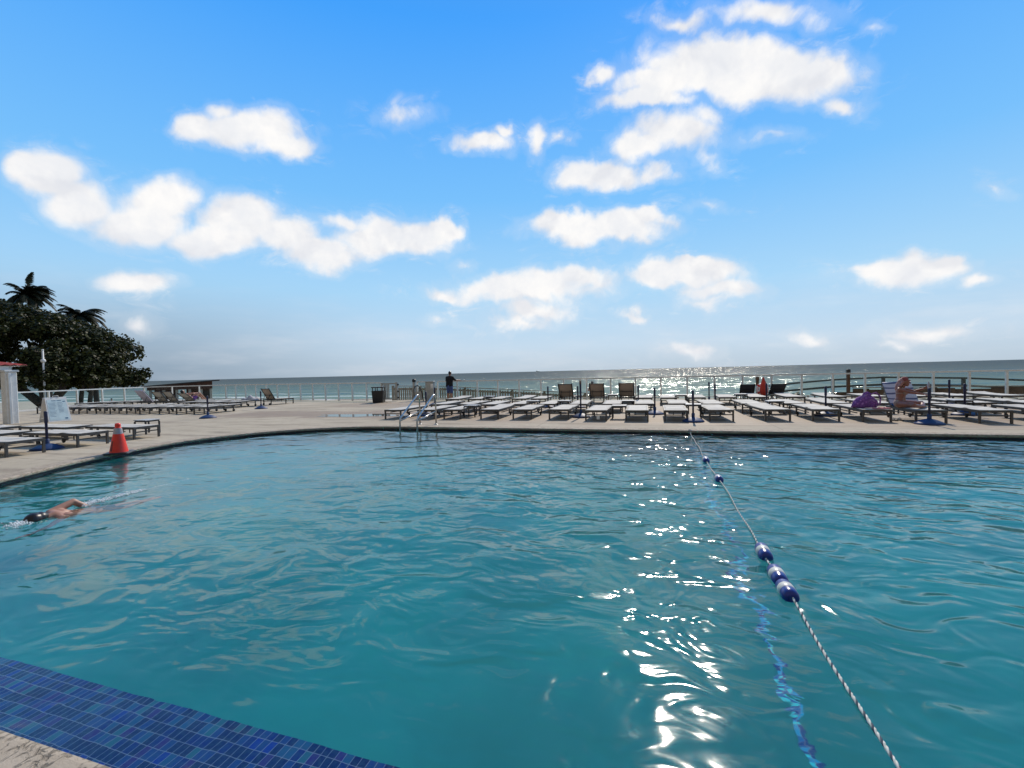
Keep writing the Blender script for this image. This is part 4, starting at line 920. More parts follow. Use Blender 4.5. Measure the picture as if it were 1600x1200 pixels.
# ================================================================ people
def body_mesh(name, caps, voxel=0.012, smooth=6):
    """caps: list of chains [(x,y,z,r), ...]; all shells are merged into one continuous skin."""
    mb_ = MB()
    for ch in caps:
        if len(ch) == 1: x, y, z, r_ = ch[0]; mb_.ball((x, y, z), r_, 16, 12); continue
        for (a, b_) in zip(ch[:-1], ch[1:]):
            A, B = Vector(a[:3]), Vector(b_[:3]); ra, rb = a[3], b_[3]; d = B - A; L_ = d.length
            if L_ < 1e-5: continue
            n = max(2, int(L_ / max(0.01, min(ra, rb) * 0.5)))
            pts = [A + d * (i / n) for i in range(n + 1)]
            mb_.tube(pts, ra, 14, True, [ra + (rb - ra) * i / n for i in range(n + 1)])
        for (x, y, z, r_) in ch: mb_.ball((x, y, z), r_, 14, 10)
    me = mb_.mesh(name + '_raw'); ob = bpy.data.objects.new(name + '_raw', me); C.objects.link(ob)
    md = ob.modifiers.new('r', 'REMESH'); md.mode = 'VOXEL'; md.voxel_size = voxel; md.use_smooth_shade = True
    sm = ob.modifiers.new('s', 'SMOOTH'); sm.iterations = smooth; sm.factor = 0.5
    dg = bpy.context.evaluated_depsgraph_get(); ev = ob.evaluated_get(dg)
    out = bpy.data.meshes.new_from_object(ev); out.name = name
    bpy.data.objects.remove(ob); bpy.data.meshes.remove(me)
    return out
def body(name, caps, mat, parent=None, voxel=0.012, smooth=6):
    me = body_mesh(name, caps, voxel, smooth); me.materials.clear(); me.materials.append(MT[mat]); return link(name, me, parent)
def hand(wrist, d, palm_n, side=1, curl=0.4, s=1.0):
    """chains for a palm, four unequal fingers and a thumb; d = pointing direction, palm_n = palm normal."""
    w0 = Vector(wrist); d = Vector(d).normalized(); pn = Vector(palm_n); pn = (pn - d * pn.dot(d)).normalized(); sd_ = d.cross(pn).normalized() * side
    ch = []
    for k in (-1.2, -0.4, 0.4, 1.2): ch.append([(*(w0 + sd_ * 0.012 * k), 0.017 * s), (*(w0 + d * 0.085 * s + sd_ * 0.021 * k * s), 0.0125 * s)])
    for k, L_ in zip((-1.5, -0.5, 0.5, 1.5), (0.062, 0.076, 0.082, 0.072)):
        p0 = w0 + d * 0.085 * s + sd_ * 0.0195 * k * s; d1 = (d + pn * curl * 0.5).normalized(); d2 = (d + pn * curl * 1.6).normalized()
        p1 = p0 + d1 * L_ * 0.45 * s; p2 = p1 + d2 * L_ * 0.55 * s
        ch.append([(*p0, 0.0098 * s), (*p1, 0.009 * s), (*p2, 0.0075 * s)])
    t0 = w0 + d * 0.03 * s + sd_ * 0.03 * s; t1 = t0 + (d * 0.6 + sd_ * 0.8).normalized() * 0.035 * s; t2 = t1 + (d + sd_ * 0.25 + pn * curl).normalized() * 0.03 * s
    ch.append([(*(w0 + d * 0.02 * s), 0.014 * s), (*t0, 0.012 * s), (*t1, 0.0105 * s), (*t2, 0.009 * s)])
    return ch
def head_chains(c, f, upd=(0, 0, 1), s=1.0):
    """head with brow, nose, mouth, chin and ears; c = head centre, f = facing."""
    c = Vector(c); f = Vector(f).normalized(); u = Vector(upd); u = (u - f * u.dot(f)).normalized(); r_ = f.cross(u)
    P = lambda a, b_, d: tuple(c + f * a * s + r_ * b_ * s + u * d * s)
    ch = [[(*P(-0.02, 0, 0.025), 0.083 * s)], [(*P(0.012, 0, 0.03), 0.076 * s)], [(*P(0.02, 0, -0.03), 0.062 * s)], [(*P(0.045, 0, -0.075), 0.036 * s)],
          [(*P(0.088, 0, 0.005), 0.010 * s), (*P(0.108, 0, -0.018), 0.0125 * s)], [(*P(0.078, -0.018, -0.048), 0.009 * s), (*P(0.086, 0, -0.048), 0.010 * s), (*P(0.078, 0.018, -0.048), 0.009 * s)]]
    for sg in (-1, 1):
        ch.append([(*P(0.074, sg * 0.012, 0.03), 0.012 * s), (*P(0.066, sg * 0.042, 0.03), 0.012 * s)])
        ch.append([(*P(0.0, sg * 0.078, 0.015), 0.013 * s), (*P(-0.005, sg * 0.080, -0.02), 0.010 * s)])
        ch.append([(*P(0.055, sg * 0.035, -0.018), 0.026 * s)])
    return ch

# standing man leaning on the railing (seen from behind)
root = empty('person', (-10.85, 23.25, 0), R(-6), 'person standing at the railing in a black shirt and blue shorts, seen from behind', 'person')
sk = head_chains((0.0, 0.10, 1.555), (0.05, 1, -0.15))
sk += [[(0, 0.075, 1.46, 0.058), (0, 0.05, 1.36, 0.062)], [(-0.17, 0.03, 1.335, 0.058), (0, 0.04, 1.345, 0.07), (0.17, 0.03, 1.335, 0.058)],
       [(-0.07, 0.03, 1.25, 0.115), (-0.065, 0.0, 1.05, 0.10), (-0.075, -0.02, 0.90, 0.11)], [(0.07, 0.03, 1.25, 0.115), (0.065, 0.0, 1.05, 0.10), (0.075, -0.02, 0.90, 0.11)]]
for sg in (-1, 1): sk.append([(sg * 0.09, -0.01, 0.86, 0.095), (sg * 0.10, 0.03, 0.48, 0.058), (sg * 0.105, -0.005, 0.30, 0.055), (sg * 0.105, -0.01, 0.08, 0.036)]); sk.append([(sg * 0.105, -0.02, 0.045, 0.036), (sg * 0.12, 0.14, 0.03, 0.028)])
armR = [(0.19, 0.03, 1.33, 0.052), (0.30, 0.13, 1.16, 0.043), (0.40, 0.46, 1.16, 0.030)]; armL = [(-0.19, 0.03, 1.33, 0.052), (-0.255, 0.10, 1.13, 0.043), (-0.12, 0.44, 1.17, 0.030)]
sk += [armR, armL]; sk += hand((0.40, 0.47, 1.165), (0.1, 1, -0.05), (0, 0, -1), 1, 0.5); sk += hand((-0.12, 0.45, 1.175), (0.5, 1, -0.05), (0, 0, -1), -1, 0.5)
body('body', sk, 'skin', root, 0.011, 4)
sh = [[(-0.17, 0.03, 1.335, 0.072), (0, 0.035, 1.345, 0.082), (0.17, 0.03, 1.335, 0.072)], [(-0.085, 0.03, 1.25, 0.13), (-0.085, 0.0, 1.05, 0.125), (-0.085, -0.01, 0.86, 0.132)], [(0.085, 0.03, 1.25, 0.13), (0.085, 0.0, 1.05, 0.125), (0.085, -0.01, 0.86, 0.132)],
      [(0.19, 0.03, 1.33, 0.068), (0.285, 0.115, 1.185, 0.060), (0.315, 0.18, 1.16, 0.05)], [(-0.19, 0.03, 1.33, 0.068), (-0.245, 0.09, 1.15, 0.060), (-0.22, 0.18, 1.145, 0.05)]]
body('shirt', sh, 'blackcloth', root, 0.014, 4)
so_ = [[(-0.09, -0.01, 0.83, 0.125), (0.09, -0.01, 0.83, 0.125)]] + [[(sg * 0.09, 0.0, 0.80, 0.118), (sg * 0.105, 0.02, 0.55, 0.088), (sg * 0.107, 0.02, 0.50, 0.088)] for sg in (-1, 1)]
body('shorts', so_, 'bluecloth', root, 0.014, 4)
body('hair', [[(0, 0.065, 1.60, 0.088)], [(0, 0.09, 1.612, 0.080)], [(0, 0.035, 1.555, 0.070)]], 'hairdark', root, 0.012, 3)
for sg in (-1, 1): MB().bbox(sg * 0.11 - 0.045, sg * 0.11 + 0.045, -0.09, 0.19, 0.0, 0.05, 0.015).build('shoe', 'black', root)

# woman sitting cross-legged, facing right, holding a phone at arm's length
root = empty('person', (6.52, 14.72, HT), R(-128), 'person sitting cross-legged on a lounger with long pinkish hair, cap and raised arms', 'person')
sk = head_chains((0.0, 0.10, 0.685), (0, 1, -0.10))
sk += [[(0, 0.06, 0.60, 0.048), (0, 0.03, 0.53, 0.052)], [(-0.145, 0.01, 0.50, 0.050), (0, 0.015, 0.505, 0.062), (0.145, 0.01, 0.50, 0.050)],
       [(-0.06, 0.01, 0.43, 0.100), (-0.055, 0.0, 0.27, 0.088), (-0.075, -0.02, 0.13, 0.115)], [(0.06, 0.01, 0.43, 0.100), (0.055, 0.0, 0.27, 0.088), (0.075, -0.02, 0.13, 0.115)], [(-0.06, 0.08, 0.40, 0.06)], [(0.06, 0.08, 0.40, 0.06)]]
for sg in (-1, 1):
    sk.append([(sg * 0.10, 0.0, 0.10, 0.105), (sg * 0.27, 0.22, 0.10, 0.075), (sg * 0.36, 0.36, 0.095, 0.060)])
    sk.append([(sg * 0.35, 0.37, 0.085, 0.056), (sg * 0.16, 0.42, 0.06, 0.050), (-sg * 0.05, 0.44 + 0.03 * sg, 0.045, 0.036)]); sk.append([(-sg * 0.05, 0.44 + 0.03 * sg, 0.045, 0.036), (-sg * 0.17, 0.40, 0.04, 0.026)])
sk += [[(-0.165, 0.01, 0.495, 0.045), (-0.19, 0.24, 0.43, 0.037), (-0.09, 0.47, 0.52, 0.026)], [(0.165, 0.01, 0.495, 0.045), (0.20, 0.26, 0.42, 0.037), (0.16, 0.50, 0.38, 0.026)]]
sk += hand((-0.09, 0.475, 0.525), (0.3, 1, 0.7), (0.6, 0.2, -0.3), 1, 0.8); sk += hand((0.16, 0.505, 0.378), (0, 1, -0.3), (0, 0, -1), -1, 0.6)
body('body', sk, 'skinred', root, 0.0085, 5)
hr = [[(0, 0.065, 0.735, 0.088)], [(0, 0.02, 0.70, 0.085), (0, -0.04, 0.60, 0.075), (0, -0.075, 0.50, 0.055), (0.0, -0.085, 0.44, 0.03)], [(-0.075, 0.06, 0.68, 0.035), (-0.085, 0.0, 0.58, 0.04), (-0.08, -0.03, 0.50, 0.028)], [(0.075, 0.06, 0.68, 0.035), (0.085, 0.0, 0.58, 0.04), (0.08, -0.03, 0.50, 0.028)]]
body('hair', hr, 'hairpink', root, 0.011, 3)
cp_ = [[(0, 0.085, 0.748, 0.088)], [(-0.05, 0.16, 0.735, 0.012), (0.05, 0.16, 0.735, 0.012)], [(-0.04, 0.20, 0.725, 0.011), (0.04, 0.20, 0.725, 0.011)], [(0, 0.14, 0.738, 0.03), (0, 0.20, 0.722, 0.012)]]
body('cap', cp_, 'capred', root, 0.009, 2)
bk_ = [[(-0.06, 0.085, 0.40, 0.067)], [(0.06, 0.085, 0.40, 0.067)]]
body('bikini_top', bk_, 'tancloth', root, 0.011, 2)
def band_ring(z, rx, ry, cy, h_, n=28):
    vs = []
    for k in range(n):
        a = 2 * pi * k / n; vs += [(rx * cos(a), cy + ry * sin(a), z - h_), (rx * cos(a), cy + ry * sin(a), z + h_)]
    return MB().add(vs, [(2 * k, 2 * ((k + 1) % n), 2 * ((k + 1) % n) + 1, 2 * k + 1) for k in range(n)], True)
band_ring(0.39, 0.165, 0.115, 0.01, 0.012).build('bikini_strap', 'tancloth', root)
body('bikini_bottom', [[(-0.09, -0.02, 0.12, 0.116), (0.09, -0.02, 0.12, 0.116)]], 'tancloth', root, 0.013, 2)
rw = Matrix.Rotation(R(-128), 4, 'Z')
ph = Vector((6.52, 14.72, HT)) + rw @ Vector((-0.045, 0.56, 0.585))
root = empty('drink_bottle', ph, R(-100), 'small pale bottle held up by the sitting woman', 'bottle')
MB().lathe([(0.0, -0.06), (0.028, -0.06), (0.03, -0.05), (0.03, 0.05), (0.012, 0.085), (0.012, 0.10)], n=16).build('bottle_body', 'palegrey', root); MB().lathe([(0.015, 0.10), (0.015, 0.125), (0.0, 0.125)], n=12).build('bottle_cap', 'white', root)

# sunbather lying on the reclined lounger (left field)
root = empty('person', (-25.85, 20.9, HT), pi, 'person lying on a reclined lounger in purple swimwear with knees raised', 'person')
c40, s40 = cos(R(40)), sin(R(40))
bp = lambda x, d, h: (x, 1.23 + d * c40 - h * s40, d * s40 + h * c40)
sk = head_chains(bp(0, 0.72, 0.12), (0, -0.62, 0.5), (0, 0.6, 0.75))
sk += [[(*bp(0, 0.60, 0.09), 0.05), (*bp(0, 0.50, 0.09), 0.055)], [(*bp(-0.15, 0.48, 0.08), 0.05), (*bp(0.15, 0.48, 0.08), 0.05)], [(*bp(-0.06, 0.42, 0.09), 0.10), (*bp(-0.06, 0.05, 0.09), 0.10)], [(*bp(0.06, 0.42, 0.09), 0.10), (*bp(0.06, 0.05, 0.09), 0.10)]]
for sg in (-1, 1):
    sk.append([(sg * 0.09, 1.15, 0.10, 0.10), (sg * 0.10, 0.78, 0.42, 0.062), (sg * 0.10, 0.56, 0.20, 0.05), (sg * 0.10, 0.42, 0.05, 0.034)]); sk.append([(sg * 0.10, 0.42, 0.04, 0.034), (sg * 0.11, 0.27, 0.03, 0.026)])
sk += [[(*bp(-0.17, 0.48, 0.08), 0.044), (-0.27, 1.28, 0.42, 0.036), (-0.12, 1.05, 0.44, 0.026)], [(*bp(0.17, 0.48, 0.08), 0.044), (0.27, 1.28, 0.42, 0.036), (0.12, 1.05, 0.46, 0.026)]]
sk += hand((-0.12, 1.05, 0.44), (0.5, -1, 0.2), (0, 0, -1), 1, 0.6) + hand((0.12, 1.05, 0.46), (-0.5, -1, 0.2), (0, 0, -1), -1, 0.6)
body('body', sk, 'skin', root, 0.013, 4)
body('swimwear', [[(-0.09, 1.15, 0.10, 0.118), (0.09, 1.15, 0.10, 0.118)], [(-0.09, 1.1, 0.14, 0.11), (-0.10, 1.0, 0.22, 0.092)], [(0.09, 1.1, 0.14, 0.11), (0.10, 1.0, 0.22, 0.092)]], 'purplecloth', root, 0.014, 3)
body('hair', [[(*bp(0, 0.76, 0.10), 0.09)], [(*bp(0, 0.70, 0.06), 0.07)]], 'hairdark', root, 0.014, 2)

# seated person beyond the middle tan lounger
root = empty('person', (-2.70, 22.3, HT), R(10), 'small distant person in a white top beside the middle tan lounger', 'person')
sk = head_chains((0, 0.05, 0.70), (0, 1, 0)); sk += [[(0, 0.03, 0.62, 0.05), (0, 0.0, 0.52, 0.055)], [(-0.15, 0, 0.5, 0.05), (0.15, 0, 0.5, 0.05)], [(-0.06, 0, 0.43, 0.1), (-0.07, 0, 0.13, 0.11)], [(0.06, 0, 0.43, 0.1), (0.07, 0, 0.13, 0.11)]]
for sg in (-1, 1): sk.append([(sg * 0.09, 0, 0.1, 0.09), (sg * 0.1, 0.42, 0.10, 0.06), (sg * 0.1, 0.80, 0.06, 0.04)]); sk.append([(sg * 0.1, 0.82, 0.06, 0.035), (sg * 0.1, 0.86, 0.16, 0.028)]); sk.append([(sg * 0.17, 0, 0.49, 0.045), (sg * 0.24, 0.1, 0.26, 0.036), (sg * 0.12, 0.32, 0.22, 0.026)]); sk += hand((sg * 0.12, 0.32, 0.22), (0, 1, 0), (0, 0, -1), sg, 0.5)
body('body', sk, 'skin', root, 0.013, 3); body('top', [[(-0.14, 0, 0.49, 0.065), (0.14, 0, 0.49, 0.065)], [(-0.06, 0, 0.43, 0.115), (-0.07, 0, 0.16, 0.125)], [(0.06, 0, 0.43, 0.115), (0.07, 0, 0.16, 0.125)]], 'paper', root, 0.015, 3)
body('hair', [[(0, 0.03, 0.74, 0.09)], [(0, -0.02, 0.68, 0.07)]], 'hairdark', root, 0.014, 2)
root.scale = (0.82, 0.82, 0.82)
# walker on the beach
root = empty('person', (-63.0, 38.0, -2.15), R(60), 'tiny distant person walking on the beach behind the left railing', 'person')
sk = head_chains((0, 0.02, 1.58), (0, 1, 0)); sk += [[(0, 0, 1.48, 0.05), (0, 0, 1.38, 0.06)], [(-0.16, 0, 1.36, 0.055), (0.16, 0, 1.36, 0.055)], [(-0.07, 0, 1.28, 0.11), (-0.07, 0, 0.92, 0.11)], [(0.07, 0, 1.28, 0.11), (0.07, 0, 0.92, 0.11)],
      [(-0.09, 0, 0.86, 0.09), (-0.10, 0.16, 0.48, 0.058), (-0.10, 0.12, 0.08, 0.036)], [(0.09, 0, 0.86, 0.09), (0.10, -0.02, 0.48, 0.058), (0.10, -0.25, 0.12, 0.036)], [(-0.10, 0.12, 0.045, 0.035), (-0.10, 0.27, 0.03, 0.026)], [(0.10, -0.25, 0.10, 0.034), (0.1, -0.12, 0.03, 0.026)],
      [(-0.19, 0, 1.34, 0.05), (-0.24, -0.1, 1.08, 0.04), (-0.24, 0.08, 0.88, 0.028)], [(0.19, 0, 1.34, 0.05), (0.24, 0.1, 1.08, 0.04), (0.22, 0.28, 0.95, 0.028)]]
sk += hand((-0.24, 0.08, 0.88), (0, 0.3, -1), (1, 0, 0), 1, 0.5) + hand((0.22, 0.28, 0.95), (0, 0.8, -0.6), (-1, 0, 0), -1, 0.5)
body('body', sk, 'skin', root, 0.014, 3); body('shirt', [[(-0.16, 0, 1.36, 0.07), (0.16, 0, 1.36, 0.07)], [(-0.07, 0, 1.28, 0.125), (-0.07, 0, 0.98, 0.125)], [(0.07, 0, 1.28, 0.125), (0.07, 0, 0.98, 0.125)]], 'palegrey', root, 0.015, 3)
body('shorts', [[(-0.08, 0, 0.9, 0.12), (0.08, 0, 0.9, 0.12)], [(-0.09, 0.02, 0.8, 0.11), (-0.1, 0.1, 0.58, 0.085)], [(0.09, 0, 0.8, 0.11), (0.1, -0.01, 0.58, 0.085)]], 'blackcloth', root, 0.015, 3)
body('hair', [[(0, 0.0, 1.62, 0.092)]], 'hairdark', root, 0.015, 2)

# swimmer: front crawl towards the near wall, one arm finishing its stroke
root = empty('person', (-7.1, 3.45, WL - 0.035), R(176), 'person swimming front crawl in the pool at the left, dark hair and bare back', 'person')
# local: +Y = swimming direction, z=0 water line, head at origin
sk = head_chains((0.0, 0.03, 0.015), (0.35, 0.45, -0.8), (0.0, 1, 0.4))
sk += [[(0, -0.09, 0.02, 0.06), (0, -0.18, 0.02, 0.08)], [(-0.17, -0.20, -0.05, 0.065), (0, -0.20, 0.01, 0.085), (0.17, -0.20, 0.03, 0.065)],
       [(-0.08, -0.28, -0.05, 0.110), (-0.07, -0.48, -0.15, 0.100), (-0.08, -0.66, -0.27, 0.110)], [(0.08, -0.28, -0.02, 0.110), (0.07, -0.48, -0.13, 0.100), (0.08, -0.66, -0.26, 0.112)]]
for sg in (-1, 1): sk.append([(sg * 0.09, -0.70, -0.30, 0.10), (sg * 0.10, -1.02, -0.42 + 0.02 * sg, 0.065), (sg * 0.09, -1.36, -0.46 - 0.05 * sg, 0.045), (sg * 0.09, -1.52, -0.44 - 0.05 * sg, 0.03)])
sk += [[(-0.19, -0.18, -0.07, 0.055), (-0.25, 0.0, -0.32, 0.042), (-0.20, 0.16, -0.52, 0.030)]]; sk += hand((-0.20, 0.16, -0.52), (0, 1, -0.2), (0, 0, -1), 1, 0.2)
sk += [[(0.17, -0.21, 0.045, 0.062), (0.20, -0.48, 0.135, 0.046), (0.13, -0.66, -0.02, 0.034)]]; sk += hand((0.13, -0.66, -0.02), (-0.1, -0.6, -0.8), (-1, 0, 0), 1, 0.3)
body('body', sk, 'skin', root, 0.0095, 5)
body('hair', [[(0, 0.05, 0.035, 0.104)], [(0.01, -0.02, 0.04, 0.092)], [(0, -0.06, 0.05, 0.06)]], 'hairdark', root, 0.010, 3)
body('swim_shorts', [[(-0.09, -0.68, -0.28, 0.120), (0.09, -0.68, -0.27, 0.122)], [(-0.09, -0.72, -0.31, 0.110), (-0.10, -0.90, -0.38, 0.088)], [(0.09, -0.72, -0.30, 0.110), (0.10, -0.90, -0.37, 0.088)]], 'blackcloth', root, 0.012, 3)
root.scale = (0.86, 0.86, 0.86)
# splash of white water round the swimmer
vs_ = MB(); rs = np.random.default_rng(5)
def blob(x, y, z, r_): vs_.ball((x, y, z), r_, 6, 4, (1, 1, 0.55))
for k in range(900):
    u = rs.random() ** 1.6; y = 3.93 + u * 0.85; blob(-7.24 - 0.06 * u + rs.normal(0, 0.035 + 0.03 * (1 - u)), y, WL + abs(rs.normal(0, 0.010)) * (1.6 - u), rs.uniform(0.003, 0.011))
for k in range(60): u = rs.random(); blob(-7.32 + rs.normal(0, 0.02), 4.7 + u * 0.8, WL, rs.uniform(0.003, 0.007))
for k in range(420): a = rs.uniform(0, 2 * pi); d = abs(rs.normal(0, 0.065)); blob(-7.07 + cos(a) * d * 1.3, 3.27 + sin(a) * d * 0.9 - 0.02, WL + abs(rs.normal(0, 0.012)), rs.uniform(0.003, 0.010))
o = vs_.build('splash', 'foam'); tag(o, 'white splashing foam around the swimmer', 'splash', kind='stuff')

# ================================================================ vegetation
def leaf_cloud(centres, radii, n, size, squash=0.7, seed=1, shell=0.55):
    r0 = np.random.default_rng(seed); centres = np.array(centres); radii = np.array(radii)
    wgt = radii ** 2 / (radii ** 2).sum(); idx = r0.choice(len(centres), n, p=wgt)
    dv = r0.normal(size=(n, 3)); dv /= np.linalg.norm(dv, axis=1)[:, None]
    rr = radii[idx] * (shell + (1 - shell) * r0.random(n)) * (0.9 + 0.2 * r0.random(n))
    P = centres[idx] + dv * rr[:, None] * np.array([1, 1, squash])
    # leaf orientation: mostly facing outwards/upwards
    nn = dv + r0.normal(size=(n, 3)) * 0.55 + np.array([0, 0, 0.5]); nn /= np.linalg.norm(nn, axis=1)[:, None]
    t1 = np.cross(nn, r0.normal(size=(n, 3))); t1 /= np.linalg.norm(t1, axis=1)[:, None]; t2 = np.cross(nn, t1)
    s_ = size * (0.6 + 0.8 * r0.random(n))[:, None]
    cs = [(1, 0), (0.45, 0.75), (-0.55, 0.7), (-1, 0), (-0.5, -0.72), (0.5, -0.72)]
    V = np.stack([P + t1 * s_ * a * 0.5 + t2 * s_ * b_ * 0.5 + nn * s_ * 0.08 * (abs(a) - .5) for a, b_ in cs], 1).reshape(-1, 3)
    F = [tuple(range(i * 6, i * 6 + 6)) for i in range(n)]
    return V.tolist(), F
root = empty('sea_grape_tree', (-51.5, 26, -2.1), 0, 'large dark sea grape tree with round leaves behind the left railing', 'tree')
prof = [(-66, 10.3), (-60, 10.1), (-57.3, 9.7), (-53.6, 8.8), (-50.5, 7.9), (-48.5, 7.2), (-46.9, 6.4), (-45.8, 5.2), (-45.0, 4.2), (-44.3, 3.3), (-43.7, 2.5), (-43.1, 1.9), (-42.4, 1.4)]
px_ = np.array([a for a, _ in prof]); pz = np.array([b_ for _, b_ in prof])
cs = []; rs_ = []; r0 = np.random.default_rng(11)
for k in range(300):
    x = r0.uniform(-66, -42.9); y = 26 + r0.normal(0, 2.6); zt = np.interp(x, px_, pz); zb = np.interp(x, [-66, -50, -45, -42.4], [0.3, 0.7, 1.0, 1.0])
    zt -= abs(y - 26) * 0.25; r_ = min(r0.uniform(0.55, 1.35), max(0.35, (zt - zb) * 0.42)); z = r0.uniform(zb + r_ * .6, max(zb + r_ * .7, zt - r_ * 0.8))
    if r0.random() < 0.42: z = max(z, zt - r_ * 0.85)
    cs.append((x + 51.5, y - 26, z + 2.1)); rs_.append(r_)
V, F = leaf_cloud(cs, rs_, 95000, 0.22, 0.8, 12, 0.45)
me = bpy.data.meshes.new('crown'); me.from_pydata(V, [], F); me.materials.append(MT['leaf']); link('crown', me, root)
tk = MB()
tk.tube([(0, 0, 0), (0.1, 0, 1.2), (-0.4, 0.2, 2.4), (-1.2, 0.3, 4.5), (-2.5, 0.2, 7.5)], 0.5, 10, True, [0.62, 0.48, 0.42, 0.3, 0.12])
tk.tube([(0.1, 0, 1.1), (1.2, -0.2, 2.0), (3.4, -0.3, 3.3), (5.3, -0.4, 4.2), (7.2, -.2, 4.5)], 0.3, 8, True, [0.40, 0.32, 0.24, 0.16, 0.06])
tk.tube([(-0.2, 0, 1.6), (-2.5, -0.5, 3.3), (-6.5, -0.8, 5.5), (-11, -.5, 8)], 0.3, 8, True, [0.38, 0.30, 0.2, 0.1]); tk.tube([(0.6, 0, 1.7), (1.8, 0.6, 4.0), (3.4, 0.4, 6.6)], 0.3, 8, True, [0.3, 0.22, 0.1])
tk.build('trunk', 'bark', root)
for i, (x, y, lab) in enumerate(((-47.6, 26.3, 'left of two thin dark tree trunks behind the folding sign'), (-45.9, 26.0, 'right of two thin dark tree trunks behind the folding sign'))):
    o = empty('sea_grape_tree', (x, y, -2.1), 0, lab, 'tree', 'thin trunks under the sea grape crown')
    MB().tube([(0, 0, 0), (0.05, 0, 1.6), (0.25, 0.1, 3.4), (0.6, 0.1, 5.0)], 0.2, 8, True, [0.22, 0.18, 0.15, 0.08]).build('trunk', 'bark', o)
    V, F = leaf_cloud([(0.5, 0, 5.1), (0.2, 0.5, 4.3)], [1.0, 0.8], 700, 0.28, 0.8, 20 + i); me = bpy.data.meshes.new('crown'); me.from_pydata(V, [], F); me.materials.append(MT['leaf']); link('crown', me, o)
# palms
def palm(base, top, label, nf=20, fl=4.2, seed=1, wind=(1.0, 0.1)):
    r0 = random.Random(seed); root = empty('palm_tree', base, 0, label, 'palm tree', 'coconut palms rising above the sea grape tree')
    T_ = Vector(top) - Vector(base)
    MB().tube([Vector((0, 0, 0)), T_ * 0.3 + Vector((0.5, 0, 0)), T_ * 0.65 + Vector((0.5, 0, 0)), T_], 0.2, 10, True, [0.28, 0.21, 0.18, 0.15]).build('trunk', 'bark', root)
    for k in range(nf):
        a = 2 * pi * k / nf * 2.4 + r0.uniform(-.2, .2); e0 = r0.uniform(0.0, 1.45); L_ = fl * r0.uniform(0.8, 1.1)
        d = Vector((cos(a) * cos(e0), sin(a) * cos(e0), sin(e0))); pos = T_.copy(); fb = MB(); sp_ = []
        n = 16; vel = d.copy()
        for i in range(n + 1):
            sp_.append(pos.copy()); vel = (vel + Vector((wind[0] * 0.05, wind[1] * 0.05, -0.10 - 0.004 * i))).normalized(); pos = pos + vel * L_ / n
        fb.tube(sp_, 0.03, 4, True, [0.04 - 0.032 * i / n for i in range(n + 1)])
        for i in range(1, n * 3):
            f_ = i / (n * 3); j = min(n - 1, int(f_ * n)); p_ = sp_[j] + (sp_[j + 1] - sp_[j]) * (f_ * n - j); dd = (sp_[j + 1] - sp_[j]).normalized()
            sd_ = dd.cross(Vector((0, 0, 1)));
            if sd_.length < .05: sd_ = Vector((1, 0, 0))
            sd_.normalize(); ll = 0.85 * sin(pi * (0.12 + 0.83 * f_)) ** 0.7 * L_ / 4.2
            for sg in (-1, 1):
                q = (sd_ * sg * 0.8 + dd * 0.65 + Vector((wind[0] * 0.25, 0, -0.35 + r0.uniform(-.15, .15)))).normalized()
                m1 = p_ + q * ll * 0.55; m2 = p_ + q * ll + Vector((0, 0, -0.16 * ll)); wv_ = dd * 0.05
                fb.add([p_ - wv_, p_ + wv_, m1 + wv_, m1 - wv_, m2], [(0, 1, 2, 3), (3, 2, 4)])
        fb.build('frond', 'frond', root)
palm((-62.5, 32, -2.1), (-63.4, 31, 10.8), 'tallest palm head above the tree at the far left', 40, 2.7, 3)
palm((-53.5, 31, -2.1), (-55.6, 31, 8.2), 'shorter palm on the right shoulder of the tree', 36, 2.5, 5)
palm((-70.5, 31, -2.1), (-72.0, 31, 10.2), 'palm at the left edge with only its frond tips in view', 26, 2.4, 9)
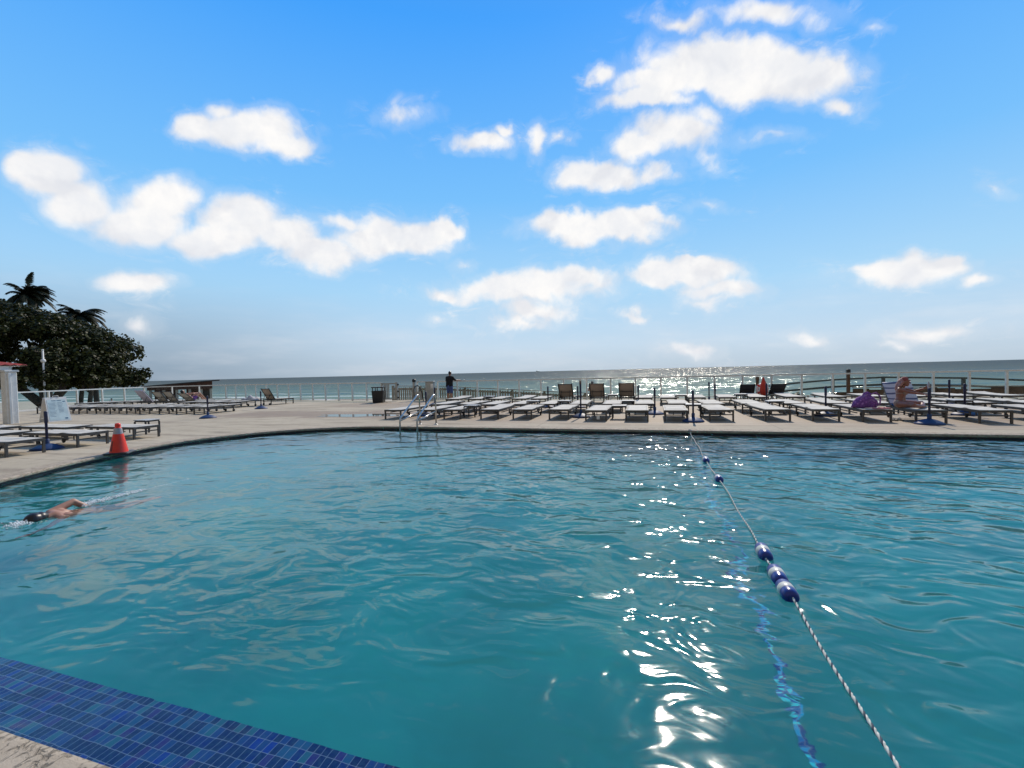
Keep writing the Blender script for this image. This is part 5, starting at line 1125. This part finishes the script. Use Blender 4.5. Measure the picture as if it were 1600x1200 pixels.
# low shrubs
def shrub(name, c, rx, rz_, n, label, seed, size=0.16, mat='leaf'):
    o = empty(name, c, 0, label, 'shrub'); r0 = np.random.default_rng(seed)
    cs = [(r0.uniform(-rx, rx), r0.uniform(-.5, .5), r0.uniform(0.2, rz_)) for k in range(10)]; V, F = leaf_cloud(cs, [rz_ * 0.5] * 10, n, size, 0.8, seed)
    me = bpy.data.meshes.new('foliage'); me.from_pydata(V, [], F); me.materials.append(MT[mat]); link('foliage', me, o)
    st_ = MB()
    for q in cs[:6]: st_.tube([(q[0] * 0.6, q[1], -0.1), (q[0] * .8, q[1], q[2] * .5), q], 0.02, 5)
    st_.build('stems', 'bark', o)
shrub('beach_shrub', (-50.0, 31.5, -2.2), 3.6, 0.9, 1500, 'low dark shrub on the sand seen through the left glass panes', 31)
shrub('beach_shrub', (8.0, 28.2, -1.6), 1.6, 1.3, 1500, 'dark green shrub behind the glass left of the brown timber wall', 33)
# ship on the horizon and a bird
root = empty('ship', (-2250, 9200, -3), 0, 'tiny ship silhouette on the ocean horizon', 'ship')
MB().add([(-60, -8, 0), (60, -8, 0), (75, -8, 14), (-66, -8, 14), (-60, 8, 0), (60, 8, 0), (75, 8, 14), (-66, 8, 14)], [(0, 1, 2, 3), (7, 6, 5, 4), (3, 2, 6, 7), (1, 5, 6, 2), (0, 3, 7, 4)]).build('hull', 'black', root); MB().box(-52, -26, -7, 7, 14.1, 36).build('bridge_house', 'frame', root)
root.scale = (0.55, 0.55, 0.55)
root = empty('bird', (-13.8, 40, 37.4), R(30), 'tiny dark bird high in the blue sky', 'bird')
body('body', [[(0, -0.25, 0, 0.03), (0, 0, 0, 0.07), (0, 0.18, 0.02, 0.05), (0, 0.28, 0.03, 0.03), (0, 0.36, 0.02, 0.01)]], 'blackcloth', root, 0.02, 2)
for sg in (-1, 1): MB().add([(0, 0.1, 0.03), (0, -0.1, 0.03), (sg * 0.35, -0.08, 0.14), (sg * 0.35, 0.12, 0.15), (sg * 0.75, -0.12, 0.08)], [(0, 1, 2, 3), (3, 2, 4)]).build('wing', 'blackcloth', root)
